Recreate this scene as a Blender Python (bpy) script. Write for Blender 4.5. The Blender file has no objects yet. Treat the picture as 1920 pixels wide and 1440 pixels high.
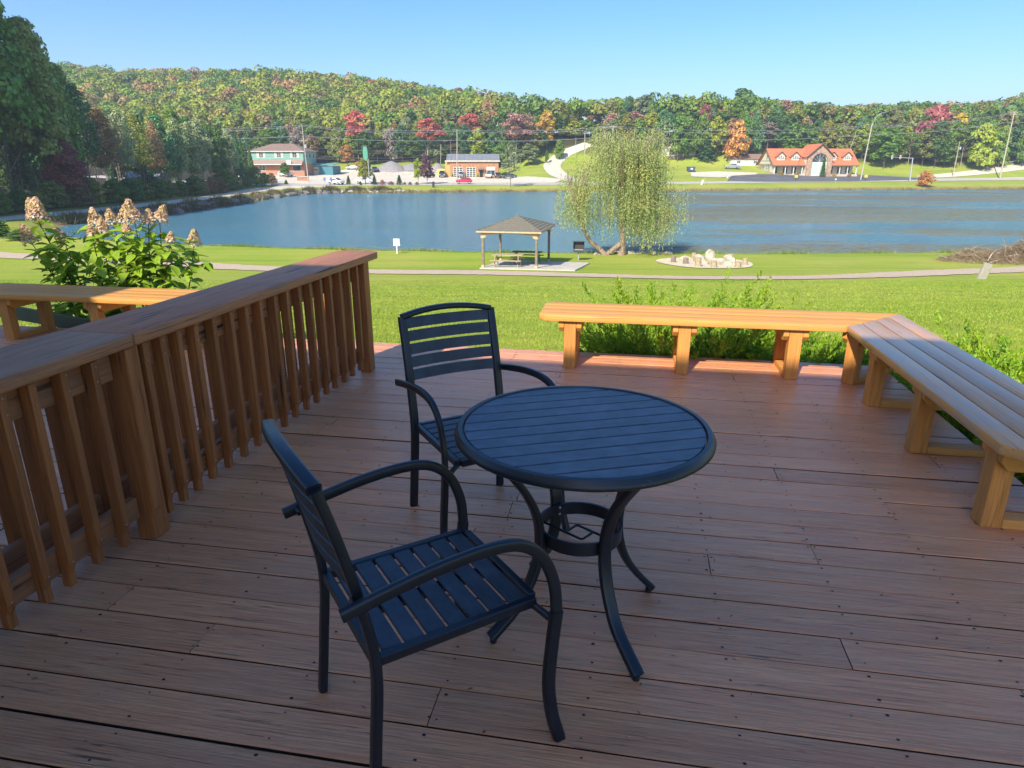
import bpy, bmesh, math, random
import numpy as np
from mathutils import Vector, Matrix, Quaternion
R = math.radians
scene = bpy.context.scene
COL = scene.collection

# ---------------------------------------------------------------- camera, sky, sun, exposure
EYE = 1.6
cam_d = bpy.data.cameras.new('camera')
cam_d.sensor_width = 36.0
cam_d.lens = 36.0 * 1255 / 1920
cam_d.clip_end = 4000
cam_d.clip_start = 0.05
cam = bpy.data.objects.new('camera', cam_d)
cam.location = (0, 0, EYE)
cam.rotation_euler = (R(90 - 18.17), 0, 0)
COL.objects.link(cam)
scene.camera = cam

SUN_EL, SUN_AZ = 38.5, 28.0          # the light travels towards azimuth 28 deg right of +Y
world = bpy.data.worlds.new('World')
scene.world = world
world.use_nodes = True
wn = world.node_tree
bg = wn.nodes['Background']
sky = wn.nodes.new('ShaderNodeTexSky')
sky.sky_type = 'NISHITA'
sky.sun_disc = False
sky.sun_elevation = R(SUN_EL)
sky.sun_rotation = R(180 + SUN_AZ)
sky.altitude = 500
sky.air_density = 1.0
sky.dust_density = 1.6
sky.ozone_density = 3.0
bg.inputs['Strength'].default_value = 0.074
hsv = wn.nodes.new('ShaderNodeHueSaturation')
hsv.inputs['Saturation'].default_value = 1.36
hsv.inputs['Hue'].default_value = 0.506
wn.links.new(sky.outputs[0], hsv.inputs['Color'])
wn.links.new(hsv.outputs[0], bg.inputs['Color'])
sun_d = bpy.data.lights.new('sun', 'SUN')
sun_d.energy = 2.5
sun_d.angle = R(0.55)
sun_d.color = (1.0, 0.93, 0.80)
sun = bpy.data.objects.new('sun', sun_d)
d = Vector((math.sin(R(SUN_AZ)) * math.cos(R(SUN_EL)), math.cos(R(SUN_AZ)) * math.cos(R(SUN_EL)), -math.sin(R(SUN_EL))))
sun.rotation_euler = d.to_track_quat('-Z', 'Y').to_euler()
sun.location = (-20, -30, 30)
COL.objects.link(sun)
scene.view_settings.view_transform = 'Standard'
scene.view_settings.look = 'None'
scene.view_settings.exposure = 1.62
scene.view_settings.gamma = 1.0
scene.view_settings.use_curve_mapping = False
scene.cycles.max_bounces = 6
scene.cycles.diffuse_bounces = 3
scene.cycles.glossy_bounces = 3
scene.cycles.transmission_bounces = 3
scene.cycles.volume_bounces = 0

HAZE = 0.0005

# ---------------------------------------------------------------- helpers
DECK_ROT = R(-10.1)
CD, SD = math.cos(R(10.1)), math.sin(R(10.1))
def dk(p, q, z=0.0):
    """deck coordinates (along the boards, along the railing) to the world"""
    return Vector((p * CD + q * SD, -p * SD + q * CD, z))

def props(o, label=None, cat=None, group=None, kind=None):
    if label: o['label'] = label
    if cat: o['category'] = cat
    if group: o['group'] = group
    if kind: o['kind'] = kind
    return o

def empty(name, label=None, cat=None, group=None, loc=(0, 0, 0), rz=0.0, kind=None):
    o = bpy.data.objects.new(name, None)
    o.empty_display_size = 0.1
    COL.objects.link(o)
    o.location = loc
    o.rotation_euler = (0, 0, rz)
    return props(o, label, cat, group, kind)

def link_mesh(name, me, mat=None, parent=None, **kw):
    if mat is not None and not me.materials: me.materials.append(mat)
    o = bpy.data.objects.new(name, me)
    COL.objects.link(o)
    if parent is not None: o.parent = parent
    return props(o, **kw)

def copy_tree(o, parent=None, keep_label=False):
    c = o.copy(); COL.objects.link(c)
    if parent is not None: c.parent = parent
    for ch in list(o.children): copy_tree(ch, c)
    return c

class MB:
    def __init__(s): s.v, s.f = [], []
    def add(s, vs, fs):
        n = len(s.v); s.v += [tuple(x) for x in vs]; s.f += [tuple(i + n for i in f) for f in fs]; return s
    def box(s, x0, y0, z0, x1, y1, z1, M=None):
        vs = [(x0,y0,z0),(x1,y0,z0),(x1,y1,z0),(x0,y1,z0),(x0,y0,z1),(x1,y0,z1),(x1,y1,z1),(x0,y1,z1)]
        if M is not None: vs = [M @ Vector(v) for v in vs]
        return s.add(vs, [(0,3,2,1),(4,5,6,7),(0,1,5,4),(1,2,6,5),(2,3,7,6),(3,0,4,7)])
    def beam(s, a, b, w, h, up=(0, 0, 1)):
        a, b = Vector(a), Vector(b); t = (b - a); L = t.length; t.normalize()
        u = Vector(up)
        if abs(t.dot(u)) > .98: u = Vector((0, 1, 0))
        x = t.cross(u).normalized(); y = x.cross(t).normalized()
        M = Matrix((( x.x, t.x, y.x, a.x), (x.y, t.y, y.y, a.y), (x.z, t.z, y.z, a.z), (0,0,0,1)))
        return s.box(-w/2, 0, -h/2, w/2, L, h/2, M)
    def prism(s, poly, z0, z1, f=None):
        """poly of (a, b); f maps (a, b, c) to a point"""
        f = f or (lambda a, b, c: (a, b, c)); n = len(poly)
        vs = [f(a, b, z0) for a, b in poly] + [f(a, b, z1) for a, b in poly]
        fs = [tuple(range(n))[::-1], tuple(range(n, 2*n))] + [(i, (i+1) % n, n + (i+1) % n, n + i) for i in range(n)]
        return s.add(vs, fs)
    def tube(s, path, r, seg=8, ref=(0, 0, 1), prof=None, cap=True):
        """r: radius, list of radii; prof: list of (a, b) unit profile points scaled by r"""
        P = [Vector(p) for p in path]; n = len(P)
        rs = r if isinstance(r, (list, tuple)) and not (len(r) == 2 and prof) else [r] * n
        pr = prof or [(math.cos(2*math.pi*k/seg), math.sin(2*math.pi*k/seg)) for k in range(seg)]
        m = len(pr); vs = []; prev = None
        for i in range(n):
            t = (P[min(i+1, n-1)] - P[max(i-1, 0)]).normalized()
            if prev is None:
                u = Vector(ref)
                if abs(t.dot(u)) > .95: u = Vector((1, 0, 0)) if abs(t.x) < .9 else Vector((0, 1, 0))
                x = t.cross(u).normalized()
            else: x = (prev - t * prev.dot(t)).normalized()
            prev = x; y = x.cross(t)
            k = rs[i]; ka, kb = (k, k) if not isinstance(k, (list, tuple)) else k
            for a, b in pr: vs.append(P[i] + x * (a * ka) + y * (b * kb))
        fs = []
        for i in range(n - 1):
            for j in range(m):
                fs.append((i*m + j, i*m + (j+1) % m, (i+1)*m + (j+1) % m, (i+1)*m + j))
        if cap: fs += [tuple(range(m))[::-1], tuple(range((n-1)*m, n*m))]
        return s.add(vs, fs)
    def lathe(s, prof, seg=24, c=(0, 0, 0)):
        n = len(prof); vs = []
        for j in range(seg):
            a = 2*math.pi*j/seg
            for r, z in prof: vs.append((c[0] + r*math.cos(a), c[1] + r*math.sin(a), c[2] + z))
        fs = [(j*n + i, ((j+1) % seg)*n + i, ((j+1) % seg)*n + i + 1, j*n + i + 1) for j in range(seg) for i in range(n-1)]
        return s.add(vs, fs)
    def ball(s, c, r, sx=1, sy=1, sz=1, seg=10, rings=6, jit=0, rnd=None):
        vs = []; fs = []
        for i in range(rings + 1):
            th = math.pi * i / rings
            for j in range(seg):
                a = 2*math.pi*j/seg; k = r * (1 + (rnd.uniform(-jit, jit) if jit and 0 < i < rings else 0))
                vs.append((c[0] + k*sx*math.sin(th)*math.cos(a), c[1] + k*sy*math.sin(th)*math.sin(a), c[2] + k*sz*math.cos(th)))
        for i in range(rings):
            for j in range(seg): fs.append((i*seg + j, (i+1)*seg + j, (i+1)*seg + (j+1) % seg, i*seg + (j+1) % seg))
        return s.add(vs, fs)
    def mesh(s, name, bevel=0.0, smooth=None, seg=1):
        me = bpy.data.meshes.new(name)
        me.from_pydata([tuple(v) for v in s.v], [], s.f)
        bm = bmesh.new(); bm.from_mesh(me)
        bmesh.ops.recalc_face_normals(bm, faces=bm.faces)
        if bevel:
            es = [e for e in bm.edges if len(e.link_faces) == 2 and e.calc_face_angle(0) > R(30)]
            bmesh.ops.bevel(bm, geom=es, offset=bevel, segments=seg, affect='EDGES', profile=.5)
        bm.to_mesh(me); bm.free()
        if smooth is not None:
            me.polygons.foreach_set('use_smooth', [True] * len(me.polygons))
            me.set_sharp_from_angle(angle=R(smooth))
        return me
    def build(s, name, mat, parent=None, bevel=0.0, smooth=None, seg=1, **kw):
        return link_mesh(name, s.mesh(name, bevel, smooth, seg), mat, parent, **kw)

def RECT(n=3, r=.45):
    """rounded square profile, unit half size"""
    out = []
    for cx, cy, a0 in ((1-r, 1-r, 0), (-(1-r), 1-r, 90), (-(1-r), -(1-r), 180), (1-r, -(1-r), 270)):
        for k in range(n): a = R(a0 + 90*k/(n-1)); out.append((cx + r*math.cos(a), cy + r*math.sin(a)))
    return out
RP = RECT()

def curve(pts, n=6):
    """Catmull-Rom through the points"""
    P = [Vector(p) for p in pts]; P = [P[0]*2 - P[1]] + P + [P[-1]*2 - P[-2]]; out = []
    for i in range(1, len(P) - 2):
        for k in range(n):
            t = k / n; a, b, c, e = P[i-1], P[i], P[i+1], P[i+2]
            out.append(.5*((2*b) + (c-a)*t + (2*a-5*b+4*c-e)*t*t + (-a+3*b-3*c+e)*t*t*t))
    out.append(P[-2]); return out

def np_mesh(name, V, nper, mat, cols=None, smooth=False):
    """many separate polygons with nper corners each, built fast"""
    V = np.asarray(V, dtype=np.float32).reshape(-1, 3); nv = len(V); nf = nv // nper
    me = bpy.data.meshes.new(name)
    me.vertices.add(nv); me.vertices.foreach_set('co', V.ravel())
    me.loops.add(nv); me.loops.foreach_set('vertex_index', np.arange(nv, dtype=np.int32))
    me.polygons.add(nf); me.polygons.foreach_set('loop_start', np.arange(0, nv, nper, dtype=np.int32))
    try: me.polygons.foreach_set('loop_total', np.full(nf, nper, dtype=np.int32))
    except Exception: pass
    me.update(calc_edges=True)
    if cols is not None:
        at = me.color_attributes.new('tint', 'FLOAT_COLOR', 'POINT')
        c = np.ones((nv, 4), dtype=np.float32); c[:, :3] = np.repeat(cols, nper, axis=0)
        at.data.foreach_set('color', c.ravel())
    me.materials.append(mat)
    return me

def leaf_quads(P, size, rng, elong=1.6, N=None, flat=0.0, jit=.35, axis=None, ajit=.35):
    """diamond leaves at P, random or steered orientation; returns (n,4,3)"""
    n = len(P); P = np.asarray(P, dtype=np.float64)
    nr = rng.normal(size=(n, 3))
    if N is not None: nr = nr * (1 - flat) + np.asarray(N) * (flat * 2.2)
    nr /= np.linalg.norm(nr, axis=1)[:, None] + 1e-9
    t = rng.normal(size=(n, 3)) if axis is None else np.asarray(axis) + rng.normal(size=(n, 3)) * ajit
    t -= nr * np.sum(t * nr, axis=1)[:, None]; t /= np.linalg.norm(t, axis=1)[:, None] + 1e-9
    b = np.cross(nr, t)
    s = (np.asarray(size) * (1 + rng.uniform(-jit, jit, n)))[:, None]
    L = s * elong * .5; W = s * .5
    return np.stack([P - t*L, P + b*W - t*L*.1, P + t*L, P - b*W - t*L*.1], axis=1)

# ---------------------------------------------------------------- materials
def new_mat(name):
    m = bpy.data.materials.new(name); m.use_nodes = True
    nt = m.node_tree; return m, nt, nt.nodes['Principled BSDF']
class G:
    """tiny node graph helper"""
    def __init__(s, nt): s.nt = nt
    def n(s, t, **kw):
        x = s.nt.nodes.new(t)
        for k, v in kw.items(): setattr(x, k, v)
        return x
    def l(s, a, b): s.nt.links.new(a, b)
    def val(s, node, name, v):
        if hasattr(v, 'is_linked') or hasattr(v, 'links'): s.l(v, node.inputs[name])
        else: node.inputs[name].default_value = v
    def math(s, op, a, b=None, clamp=False):
        x = s.n('ShaderNodeMath', operation=op, use_clamp=clamp); s.val(x, 0, a)
        if b is not None: s.val(x, 1, b)
        return x.outputs[0]
    def mix(s, f, a, b, mode='MIX'):
        x = s.n('ShaderNodeMix', data_type='RGBA', blend_type=mode)
        s.val(x, 0, f)
        for i, c in ((6, a), (7, b)):
            if isinstance(c, tuple): x.inputs[i].default_value = (*c[:3], 1)
            else: s.l(c, x.inputs[i])
        return x.outputs[2]
    def ramp(s, f, stops, interp='LINEAR'):
        x = s.n('ShaderNodeValToRGB'); s.l(f, x.inputs[0]); cr = x.color_ramp; cr.interpolation = interp
        while len(cr.elements) < len(stops): cr.elements.new(.5)
        for e, (p, c) in zip(cr.elements, stops):
            e.position = p; e.color = (c, c, c, 1) if isinstance(c, (int, float)) else (*c[:3], 1)
        return x.outputs[0]
    def noise(s, vec, scale=5, detail=3, rough=.55, dist=0.0, dim='3D'):
        x = s.n('ShaderNodeTexNoise', noise_dimensions=dim)
        if vec is not None: s.l(vec, x.inputs['Vector'])
        x.inputs['Scale'].default_value = scale; x.inputs['Detail'].default_value = detail
        x.inputs['Roughness'].default_value = rough; x.inputs['Distortion'].default_value = dist
        return x.outputs['Fac']
    def coords(s, kind='Object', scale=(1, 1, 1), rnd=False):
        c = s.n('ShaderNodeTexCoord').outputs[kind]
        if rnd:
            oi = s.n('ShaderNodeObjectInfo'); mm = s.n('ShaderNodeVectorMath', operation='SCALE')
            cv = s.n('ShaderNodeCombineXYZ')
            for k in range(3): s.l(s.math('MULTIPLY', oi.outputs['Random'], (37.1, 91.7, 53.3)[k]), cv.inputs[k])
            a = s.n('ShaderNodeVectorMath', operation='ADD'); s.l(c, a.inputs[0]); s.l(cv.outputs[0], a.inputs[1]); c = a.outputs[0]
        if scale != (1, 1, 1):
            m = s.n('ShaderNodeVectorMath', operation='MULTIPLY'); s.l(c, m.inputs[0]); m.inputs[1].default_value = scale; c = m.outputs[0]
        return c
    def bump(s, h, strength=.3, dist=.01, normal=None):
        x = s.n('ShaderNodeBump'); x.inputs['Strength'].default_value = strength; x.inputs['Distance'].default_value = dist
        s.l(h, x.inputs['Height'])
        if normal is not None: s.l(normal, x.inputs['Normal'])
        return x.outputs[0]

def plain(name, col, rough=.6, metal=0.0, spec=.5, noise=0.0, nscale=8, bump=0.0, bscale=40, bdist=.01, rnd=False, kind='Object', coat=0.0):
    m, nt, b = new_mat(name); g = G(nt)
    b.inputs['Roughness'].default_value = rough; b.inputs['Metallic'].default_value = metal
    b.inputs['Specular IOR Level'].default_value = spec
    if coat: b.inputs['Coat Weight'].default_value = coat; b.inputs['Coat Roughness'].default_value = .08
    b.inputs['Base Color'].default_value = (*col, 1)
    if noise:
        v = g.coords(kind, rnd=rnd); f = g.noise(v, nscale, 4)
        lo = tuple(c * (1 - noise) for c in col); hi = tuple(min(1, c * (1 + noise)) for c in col)
        g.l(g.mix(g.ramp(f, [(.3, 0.), (.7, 1.)]), lo, hi), b.inputs['Base Color'])
    if bump:
        v = g.coords(kind, rnd=rnd); g.l(g.bump(g.noise(v, bscale, 4), bump, bdist), b.inputs['Normal'])
    return m

def wood(name, c1, c2, axis='X', rough=.55, gscale=1.0, crack=.0, crackcol=(.02, .012, .008), bump=.5, patch=None, patch_amt=.5, spec=.5, fine=1.0, coat=0.0, cw=46, bd=.007):
    """grain that runs along one object axis"""
    m, nt, b = new_mat(name); g = G(nt)
    def sc(a, c): return {'X': (a, c, c), 'Y': (c, a, c), 'Z': (c, c, a)}[axis]
    v1 = g.coords('Object', sc(1.1*gscale, 17*gscale), rnd=True)
    v2 = g.coords('Object', sc(4*gscale, 150*gscale), rnd=True)
    v3 = g.coords('Object', sc(cw*.035*gscale, cw*gscale), rnd=True)
    v0 = g.coords('Object', rnd=True)
    n1 = g.noise(v1, 1, 5, .6, .6); n2 = g.noise(v2, 1, 3, .6, .2); n3 = g.noise(v3, 1, 6, .62, .9)
    col = g.mix(g.ramp(n1, [(.3, 0.), (.7, 1.)]), c1, c2)
    col = g.mix(g.ramp(n2, [(.38, .42*fine), (.58, 0.)]), col, tuple(c*.45 for c in c1))
    oi = g.n('ShaderNodeObjectInfo')
    hv = g.n('ShaderNodeHueSaturation'); g.l(col, hv.inputs['Color'])
    g.l(g.math('ADD', g.math('MULTIPLY', oi.outputs['Random'], .26), .87), hv.inputs['Value']); col = hv.outputs[0]
    if patch:
        np_ = g.noise(v0, 2.2, 6, .65)
        nq = g.noise(v3, 1.4, 4, .7)
        pm = g.math('MULTIPLY', g.ramp(np_, [(.45, 0.), (.62, 1.)]), g.ramp(nq, [(.42, 0.), (.6, patch_amt)]))
        col = g.mix(pm, col, patch)
    h = g.math('ADD', g.math('MULTIPLY', n2, .35), g.math('MULTIPLY', n3, .65))
    if crack:
        ck = g.ramp(n3, [(.27 + .08*crack, 1.), (.33 + .08*crack, 0.)])
        gate = g.ramp(g.noise(v0, 1.7, 3), [(.42, .15), (.6, 1.)])
        ck = g.math('MULTIPLY', ck, gate)
        col = g.mix(ck, col, crackcol)
        h = g.math('SUBTRACT', h, g.math('MULTIPLY', ck, .5))
    g.l(col, b.inputs['Base Color'])
    rr = g.math('ADD', rough - .08, g.math('MULTIPLY', n3, .2))
    g.l(rr, b.inputs['Roughness']); b.inputs['Specular IOR Level'].default_value = spec
    g.l(g.bump(h, bump, bd), b.inputs['Normal'])
    if coat: b.inputs['Coat Weight'].default_value = coat; b.inputs['Coat Roughness'].default_value = .3
    return m

M = {}
M['deck'] = wood('deck paint', (.82, .305, .130), (.89, .40, .175), 'X', rough=.40, crack=.55, crackcol=(.15, .07, .05), bump=1.0, patch=(.64, .34, .20), spec=.5, fine=1.0, coat=.35, cw=110, bd=.012)
M['bench_x'] = wood('bench stain x', (.66, .29, .060), (.76, .36, .085), 'X', rough=.5, crack=.2, bump=.5, spec=.35, fine=.5, patch=(.42, .26, .14), patch_amt=.35)
M['bench_z'] = wood('bench stain z', (.62, .25, .055), (.70, .31, .075), 'Z', rough=.55, crack=.45, bump=.9, fine=1.0)
M['rail_x'] = wood('rail stain y', (.42, .155, .055), (.54, .22, .085), 'Y', rough=.5, crack=.9, bump=.9, fine=1.0, patch=(.22, .14, .09), patch_amt=.6)
M['rail_z'] = wood('rail stain z', (.34, .105, .024), (.44, .150, .038), 'Z', rough=.5, crack=.6, bump=1.0, fine=1.1)
M['plank_side'] = plain('plank gap shade', (.035, .022, .015), .95)  # near-black plank sides paint in the shade of the gaps
M['under'] = plain('old joist wood', (.05, .035, .025), .9, noise=.4)
def frame_mat():
    m, nt, b = new_mat('powder coated metal'); g = G(nt)
    v = g.coords('Object', rnd=True)
    sc = g.ramp(g.noise(v, 23, 5, .7, 1.5), [(.66, 0.), (.70, 1.)])
    dust = g.ramp(g.noise(v, 6, 5), [(.4, 0.), (.75, .5)])
    c = g.mix(dust, (.008, .011, .018), (.016, .020, .028)); c = g.mix(g.math('MULTIPLY', sc, .35), c, (.12, .15, .17))
    g.l(c, b.inputs['Base Color']); b.inputs['Roughness'].default_value = .36; b.inputs['Specular IOR Level'].default_value = .55
    g.l(g.bump(g.noise(v, 600, 2), .08, .001), b.inputs['Normal'])
    return m
M['metal'] = frame_mat()
def slat_mat(name, axis, base, hi, rough=.46):
    m, nt, b = new_mat(name); g = G(nt)
    def sc(a, c): return {'X': (a, c, c), 'Y': (c, a, c)}[axis]
    v = g.coords('Object', sc(9, 90), rnd=True); v0 = g.coords('Object', rnd=True)
    n1 = g.noise(v, 1, 5, .6, 1.8); n0 = g.noise(v0, 9, 6, .65)
    c = g.mix(g.ramp(n1, [(.35, 0.), (.7, 1.)]), base, hi)
    c = g.mix(g.ramp(n0, [(.45, 0.), (.72, .55)]), c, tuple(x*2.2 for x in hi))
    g.l(c, b.inputs['Base Color']); g.l(g.math('ADD', rough - .06, g.math('MULTIPLY', n0, .18)), b.inputs['Roughness'])
    b.inputs['Specular IOR Level'].default_value = .6
    g.l(g.bump(n1, .6, .002), b.inputs['Normal']); return m
M['slat_x'] = slat_mat('seat slat', 'X', (.018, .025, .038), (.032, .043, .060))
M['slat_t'] = slat_mat('table slat', 'X', (.042, .058, .082), (.070, .092, .122), .42)
M['steel'] = plain('bolt steel', (.5, .5, .48), .35, 1.0)
M['nail'] = plain('nail hole', (.012, .010, .010), .7)
def leaf_mat(name, cols=None, rough=.5, transl=.3, attr=False, objcol=False, nscale=.6, var=.35, dark=None):
    m = bpy.data.materials.new(name); m.use_nodes = True; nt = m.node_tree; nt.nodes.clear(); g = G(nt)
    out = g.n('ShaderNodeOutputMaterial')
    v = g.coords('Object')
    if attr: a = g.n('ShaderNodeVertexColor'); a.layer_name = 'tint'; base = a.outputs[0]
    elif objcol: base = g.n('ShaderNodeObjectInfo').outputs['Color']
    else: base = None
    if base is None:
        x = g.ramp(g.noise(v, nscale, 4, .65), [(.32, cols[0]), (.5, cols[1]), (.68, cols[2] if len(cols) > 2 else cols[1])]); base = x
    if var:
        hs = g.n('ShaderNodeHueSaturation'); g.l(base, hs.inputs['Color'])
        f = g.noise(v, nscale*3.1, 3, .7); geo = g.n('ShaderNodeNewGeometry').outputs['Random Per Island']
        g.l(g.math('ADD', 1 - var*.95, g.math('ADD', g.math('MULTIPLY', f, var*1.2), g.math('MULTIPLY', geo, var*.7))), hs.inputs['Value'])
        g.l(g.math('ADD', .5 - .03*var*2, g.math('MULTIPLY', geo, .06*var*2)), hs.inputs['Hue'])
        base = hs.outputs[0]
    pb = g.n('ShaderNodeBsdfPrincipled'); g.l(base, pb.inputs['Base Color']); pb.inputs['Roughness'].default_value = rough
    pb.inputs['Specular IOR Level'].default_value = .3
    tr = g.n('ShaderNodeBsdfTranslucent'); g.l(base, tr.inputs['Color'])
    mx = g.n('ShaderNodeMixShader'); mx.inputs[0].default_value = transl
    g.l(pb.outputs[0], mx.inputs[1]); g.l(tr.outputs[0], mx.inputs[2]); g.l(mx.outputs[0], out.inputs['Surface'])
    return m
M['foliage'] = leaf_mat('tree foliage', objcol=True, nscale=6.0, var=.55, transl=.25)
M['foliage_w'] = leaf_mat('wood foliage', attr=True, nscale=.12, var=.3, transl=.3)
M['grass'] = leaf_mat('grass blades', cols=[(.24, .34, .035), (.33, .43, .045), (.46, .49, .08)], nscale=.8, var=.45, transl=.35)
M['bark'] = plain('bark', (.13, .105, .08), .9, noise=.45, nscale=3, bump=.6, bscale=6, bdist=.1, rnd=True)
M['bark_pale'] = plain('pale bark', (.36, .31, .25), .85, noise=.45, nscale=2.5, bump=.5, bscale=6, bdist=.08, rnd=True)
M['willow_bark'] = plain('willow bark', (.30, .22, .15), .9, noise=.5, nscale=9, bump=1.0, bscale=12, bdist=.08)
M['stem'] = plain('woody stem', (.10, .06, .04), .8, noise=.3, nscale=20)
M['rock'] = plain('rock', (.38, .34, .29), .85, noise=.45, nscale=2.5, bump=.6, bscale=6, bdist=.05, rnd=True)
M['rock_d'] = plain('bank rock', (.17, .15, .13), .9, noise=.5, nscale=1.2, bump=.6, bscale=3, bdist=.1, rnd=True)
M['white'] = plain('white paint', (.68, .67, .63), .5, noise=.06)
M['cream'] = plain('cream siding', (.62, .58, .44), .7, noise=.06, nscale=2)
M['glass'] = plain('window glass', (.03, .045, .06), .08, spec=.8)
M['darkglass'] = plain('car glass', (.02, .025, .03), .06, spec=.9)
M['tyre'] = plain('tyre', (.015, .015, .016), .85)
M['pole'] = plain('weathered pole', (.42, .37, .29), .85, noise=.25, nscale=3)
M['galv'] = plain('galvanised steel', (.45, .47, .50), .45, .3)
M['wire'] = plain('wire', (.25, .26, .27), .5)
M['concrete'] = plain('concrete', (.50, .46, .39), .9, noise=.15, nscale=1.5, bump=.2, bscale=30)
M['brick'] = plain('brick', (.42, .20, .12), .85, noise=.25, nscale=4)
M['asphalt'] = plain('asphalt', (.12, .118, .125), .85, noise=.3, nscale=.3, kind='Object', bump=.2, bscale=8)
# ---------------------------------------------------------------- terrain
POND=[(-50,72),(-40,65),(-28,60.5),(-15,57.5),(0,55.5),(20,54.6),(45,56),(75,58),(120,64),(190,95),(230,150),(232,216),(146,205),(70,193),(0,182),(-44,174),(-51,168),(-52,150),(-49,120),(-50,100),(-54,85)]
def lerp_table(t,x):
    if x<=t[0][0]: return t[0][1]
    for (a,b),(c,d) in zip(t,t[1:]):
        if x<=c: return b+(d-b)*(x-a)/(c-a)
    return t[-1][1]
def sstep(a,b,x):
    t=max(0.,min(1.,(x-a)/(b-a))); return t*t*(3-2*t)
def pond_dist(u,v):
    """signed distance to the pond edge, negative in the water"""
    best=1e9; inside=False; n=len(POND)
    for i in range(n):
        ax,ay=POND[i]; bx,by=POND[(i+1)%n]
        dx,dy=bx-ax,by-ay; t=((u-ax)*dx+(v-ay)*dy)/(dx*dx+dy*dy); t=max(0,min(1,t))
        d=(u-ax-t*dx)**2+(v-ay-t*dy)**2
        if d<best: best=d
        if (ay>v)!=(by>v) and u<(bx-ax)*(v-ay)/(by-ay)+ax: inside=not inside
    best=math.sqrt(best); return -best if inside else best
LAWN=[(-40,-.5),(5,-.46),(8,-.55),(12,-1.05),(20,-2.25),(30,-3.62),(38,-4.4),(43,-4.72),(50,-5.0),(58,-5.15),(80,-5.0)]
FARL=[(0,-5.32),(3,-4.6),(8,-4.0),(12,-3.75),(22,-3.5),(40,-2.7),(60,-1.5),(80,.2),(400,.4)]
FARC=[(0,-5.32),(3,-4.6),(8,-4.0),(12,-3.75),(22,-3.4),(40,-1.7),(60,1.2),(80,5.0),(100,8),(400,8.2)]
FARR=[(0,-5.32),(3,-4.6),(8,-4.0),(12,-3.75),(22,-3.5),(40,-2.4),(60,-1.0),(80,.5),(120,3),(400,3.2)]
RTOP=[(-400,120),(0,125),(170,130),(250,138),(400,140),(560,138),(700,153),(850,172),(1000,190),(1130,191),(1240,187),(1380,182),(1500,198),(1560,204),(1700,198),(1800,200),(1870,190),(1920,175),(2100,155),(2500,150)]
RDIS=[(-400,470),(700,480),(1000,350),(1400,340),(1600,370),(2500,420)]
def terrain(u,v):
    d=pond_dist(u,v)
    if d<0: return -5.32-min(1.4,-d*.22)
    w=sstep(52,66,v)
    lawn=lerp_table(LAWN,v)
    if v<66 and d<6: lawn=min(lawn,-5.32+d*.14) if v>44 else lawn
    if w<=0: return lawn
    left=-5.32+min(d*.25,.75)+max(0,d-14)*.03
    far=left
    if v>150 :
        x=960+1321*u/max(v,1)
        wl=1-sstep(940,1010,x); wr=sstep(1420,1560,x)
        f=lerp_table(FARL,d)*wl+lerp_table(FARR,d)*wr+lerp_table(FARC,d)*(1-wl-wr)
        dr=lerp_table(RDIS,x)-60; yt=lerp_table(RTOP,x)
        zr=dr*math.tan(math.atan((720-yt)/1255)-math.radians(18.17))+1.6-12
        v0=250 if x<900 or x>1600 else 262
        f=f+max(0,zr-f)*sstep(v0-12,dr,v)**.9
        far=left+(f-left)*sstep(150,178,v)
    return lawn+(far-lawn)*w

def axis_steps(segs):
    out = []
    for a, b, s in segs:
        n = max(1, round((b - a) / s)); out += [a + (b - a) * k / n for k in range(n)]
    out.append(segs[-1][1]); return np.array(out)
US = axis_steps([(-1200, -300, 75), (-300, -100, 12.5), (-100, -50, 2.5), (-50, 60, 2.5), (60, 180, 5), (180, 300, 12), (300, 1200, 75)])
VS = axis_steps([(-300, -40, 52), (-40, 5, 9), (5, 8, 1), (8, 12, 1), (12, 20, 1), (20, 30, 1), (30, 43, 1), (43, 66, 1), (66, 160, 3), (160, 290, 2), (290, 520, 7), (520, 1500, 70)])
ZG = np.zeros((len(VS), len(US)))
for j, v in enumerate(VS):
    for i, u in enumerate(US):
        vv = min(v, 560.); z = terrain(u, vv)
        ZG[j, i] = z
def gz(u, v):
    i = int(np.clip(np.searchsorted(US, u) - 1, 0, len(US) - 2)); j = int(np.clip(np.searchsorted(VS, v) - 1, 0, len(VS) - 2))
    a = (u - US[i]) / (US[i+1] - US[i]); b = (v - VS[j]) / (VS[j+1] - VS[j])
    return ZG[j, i]*(1-a)*(1-b) + ZG[j, i+1]*a*(1-b) + ZG[j+1, i]*(1-a)*b + ZG[j+1, i+1]*a*b

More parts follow.
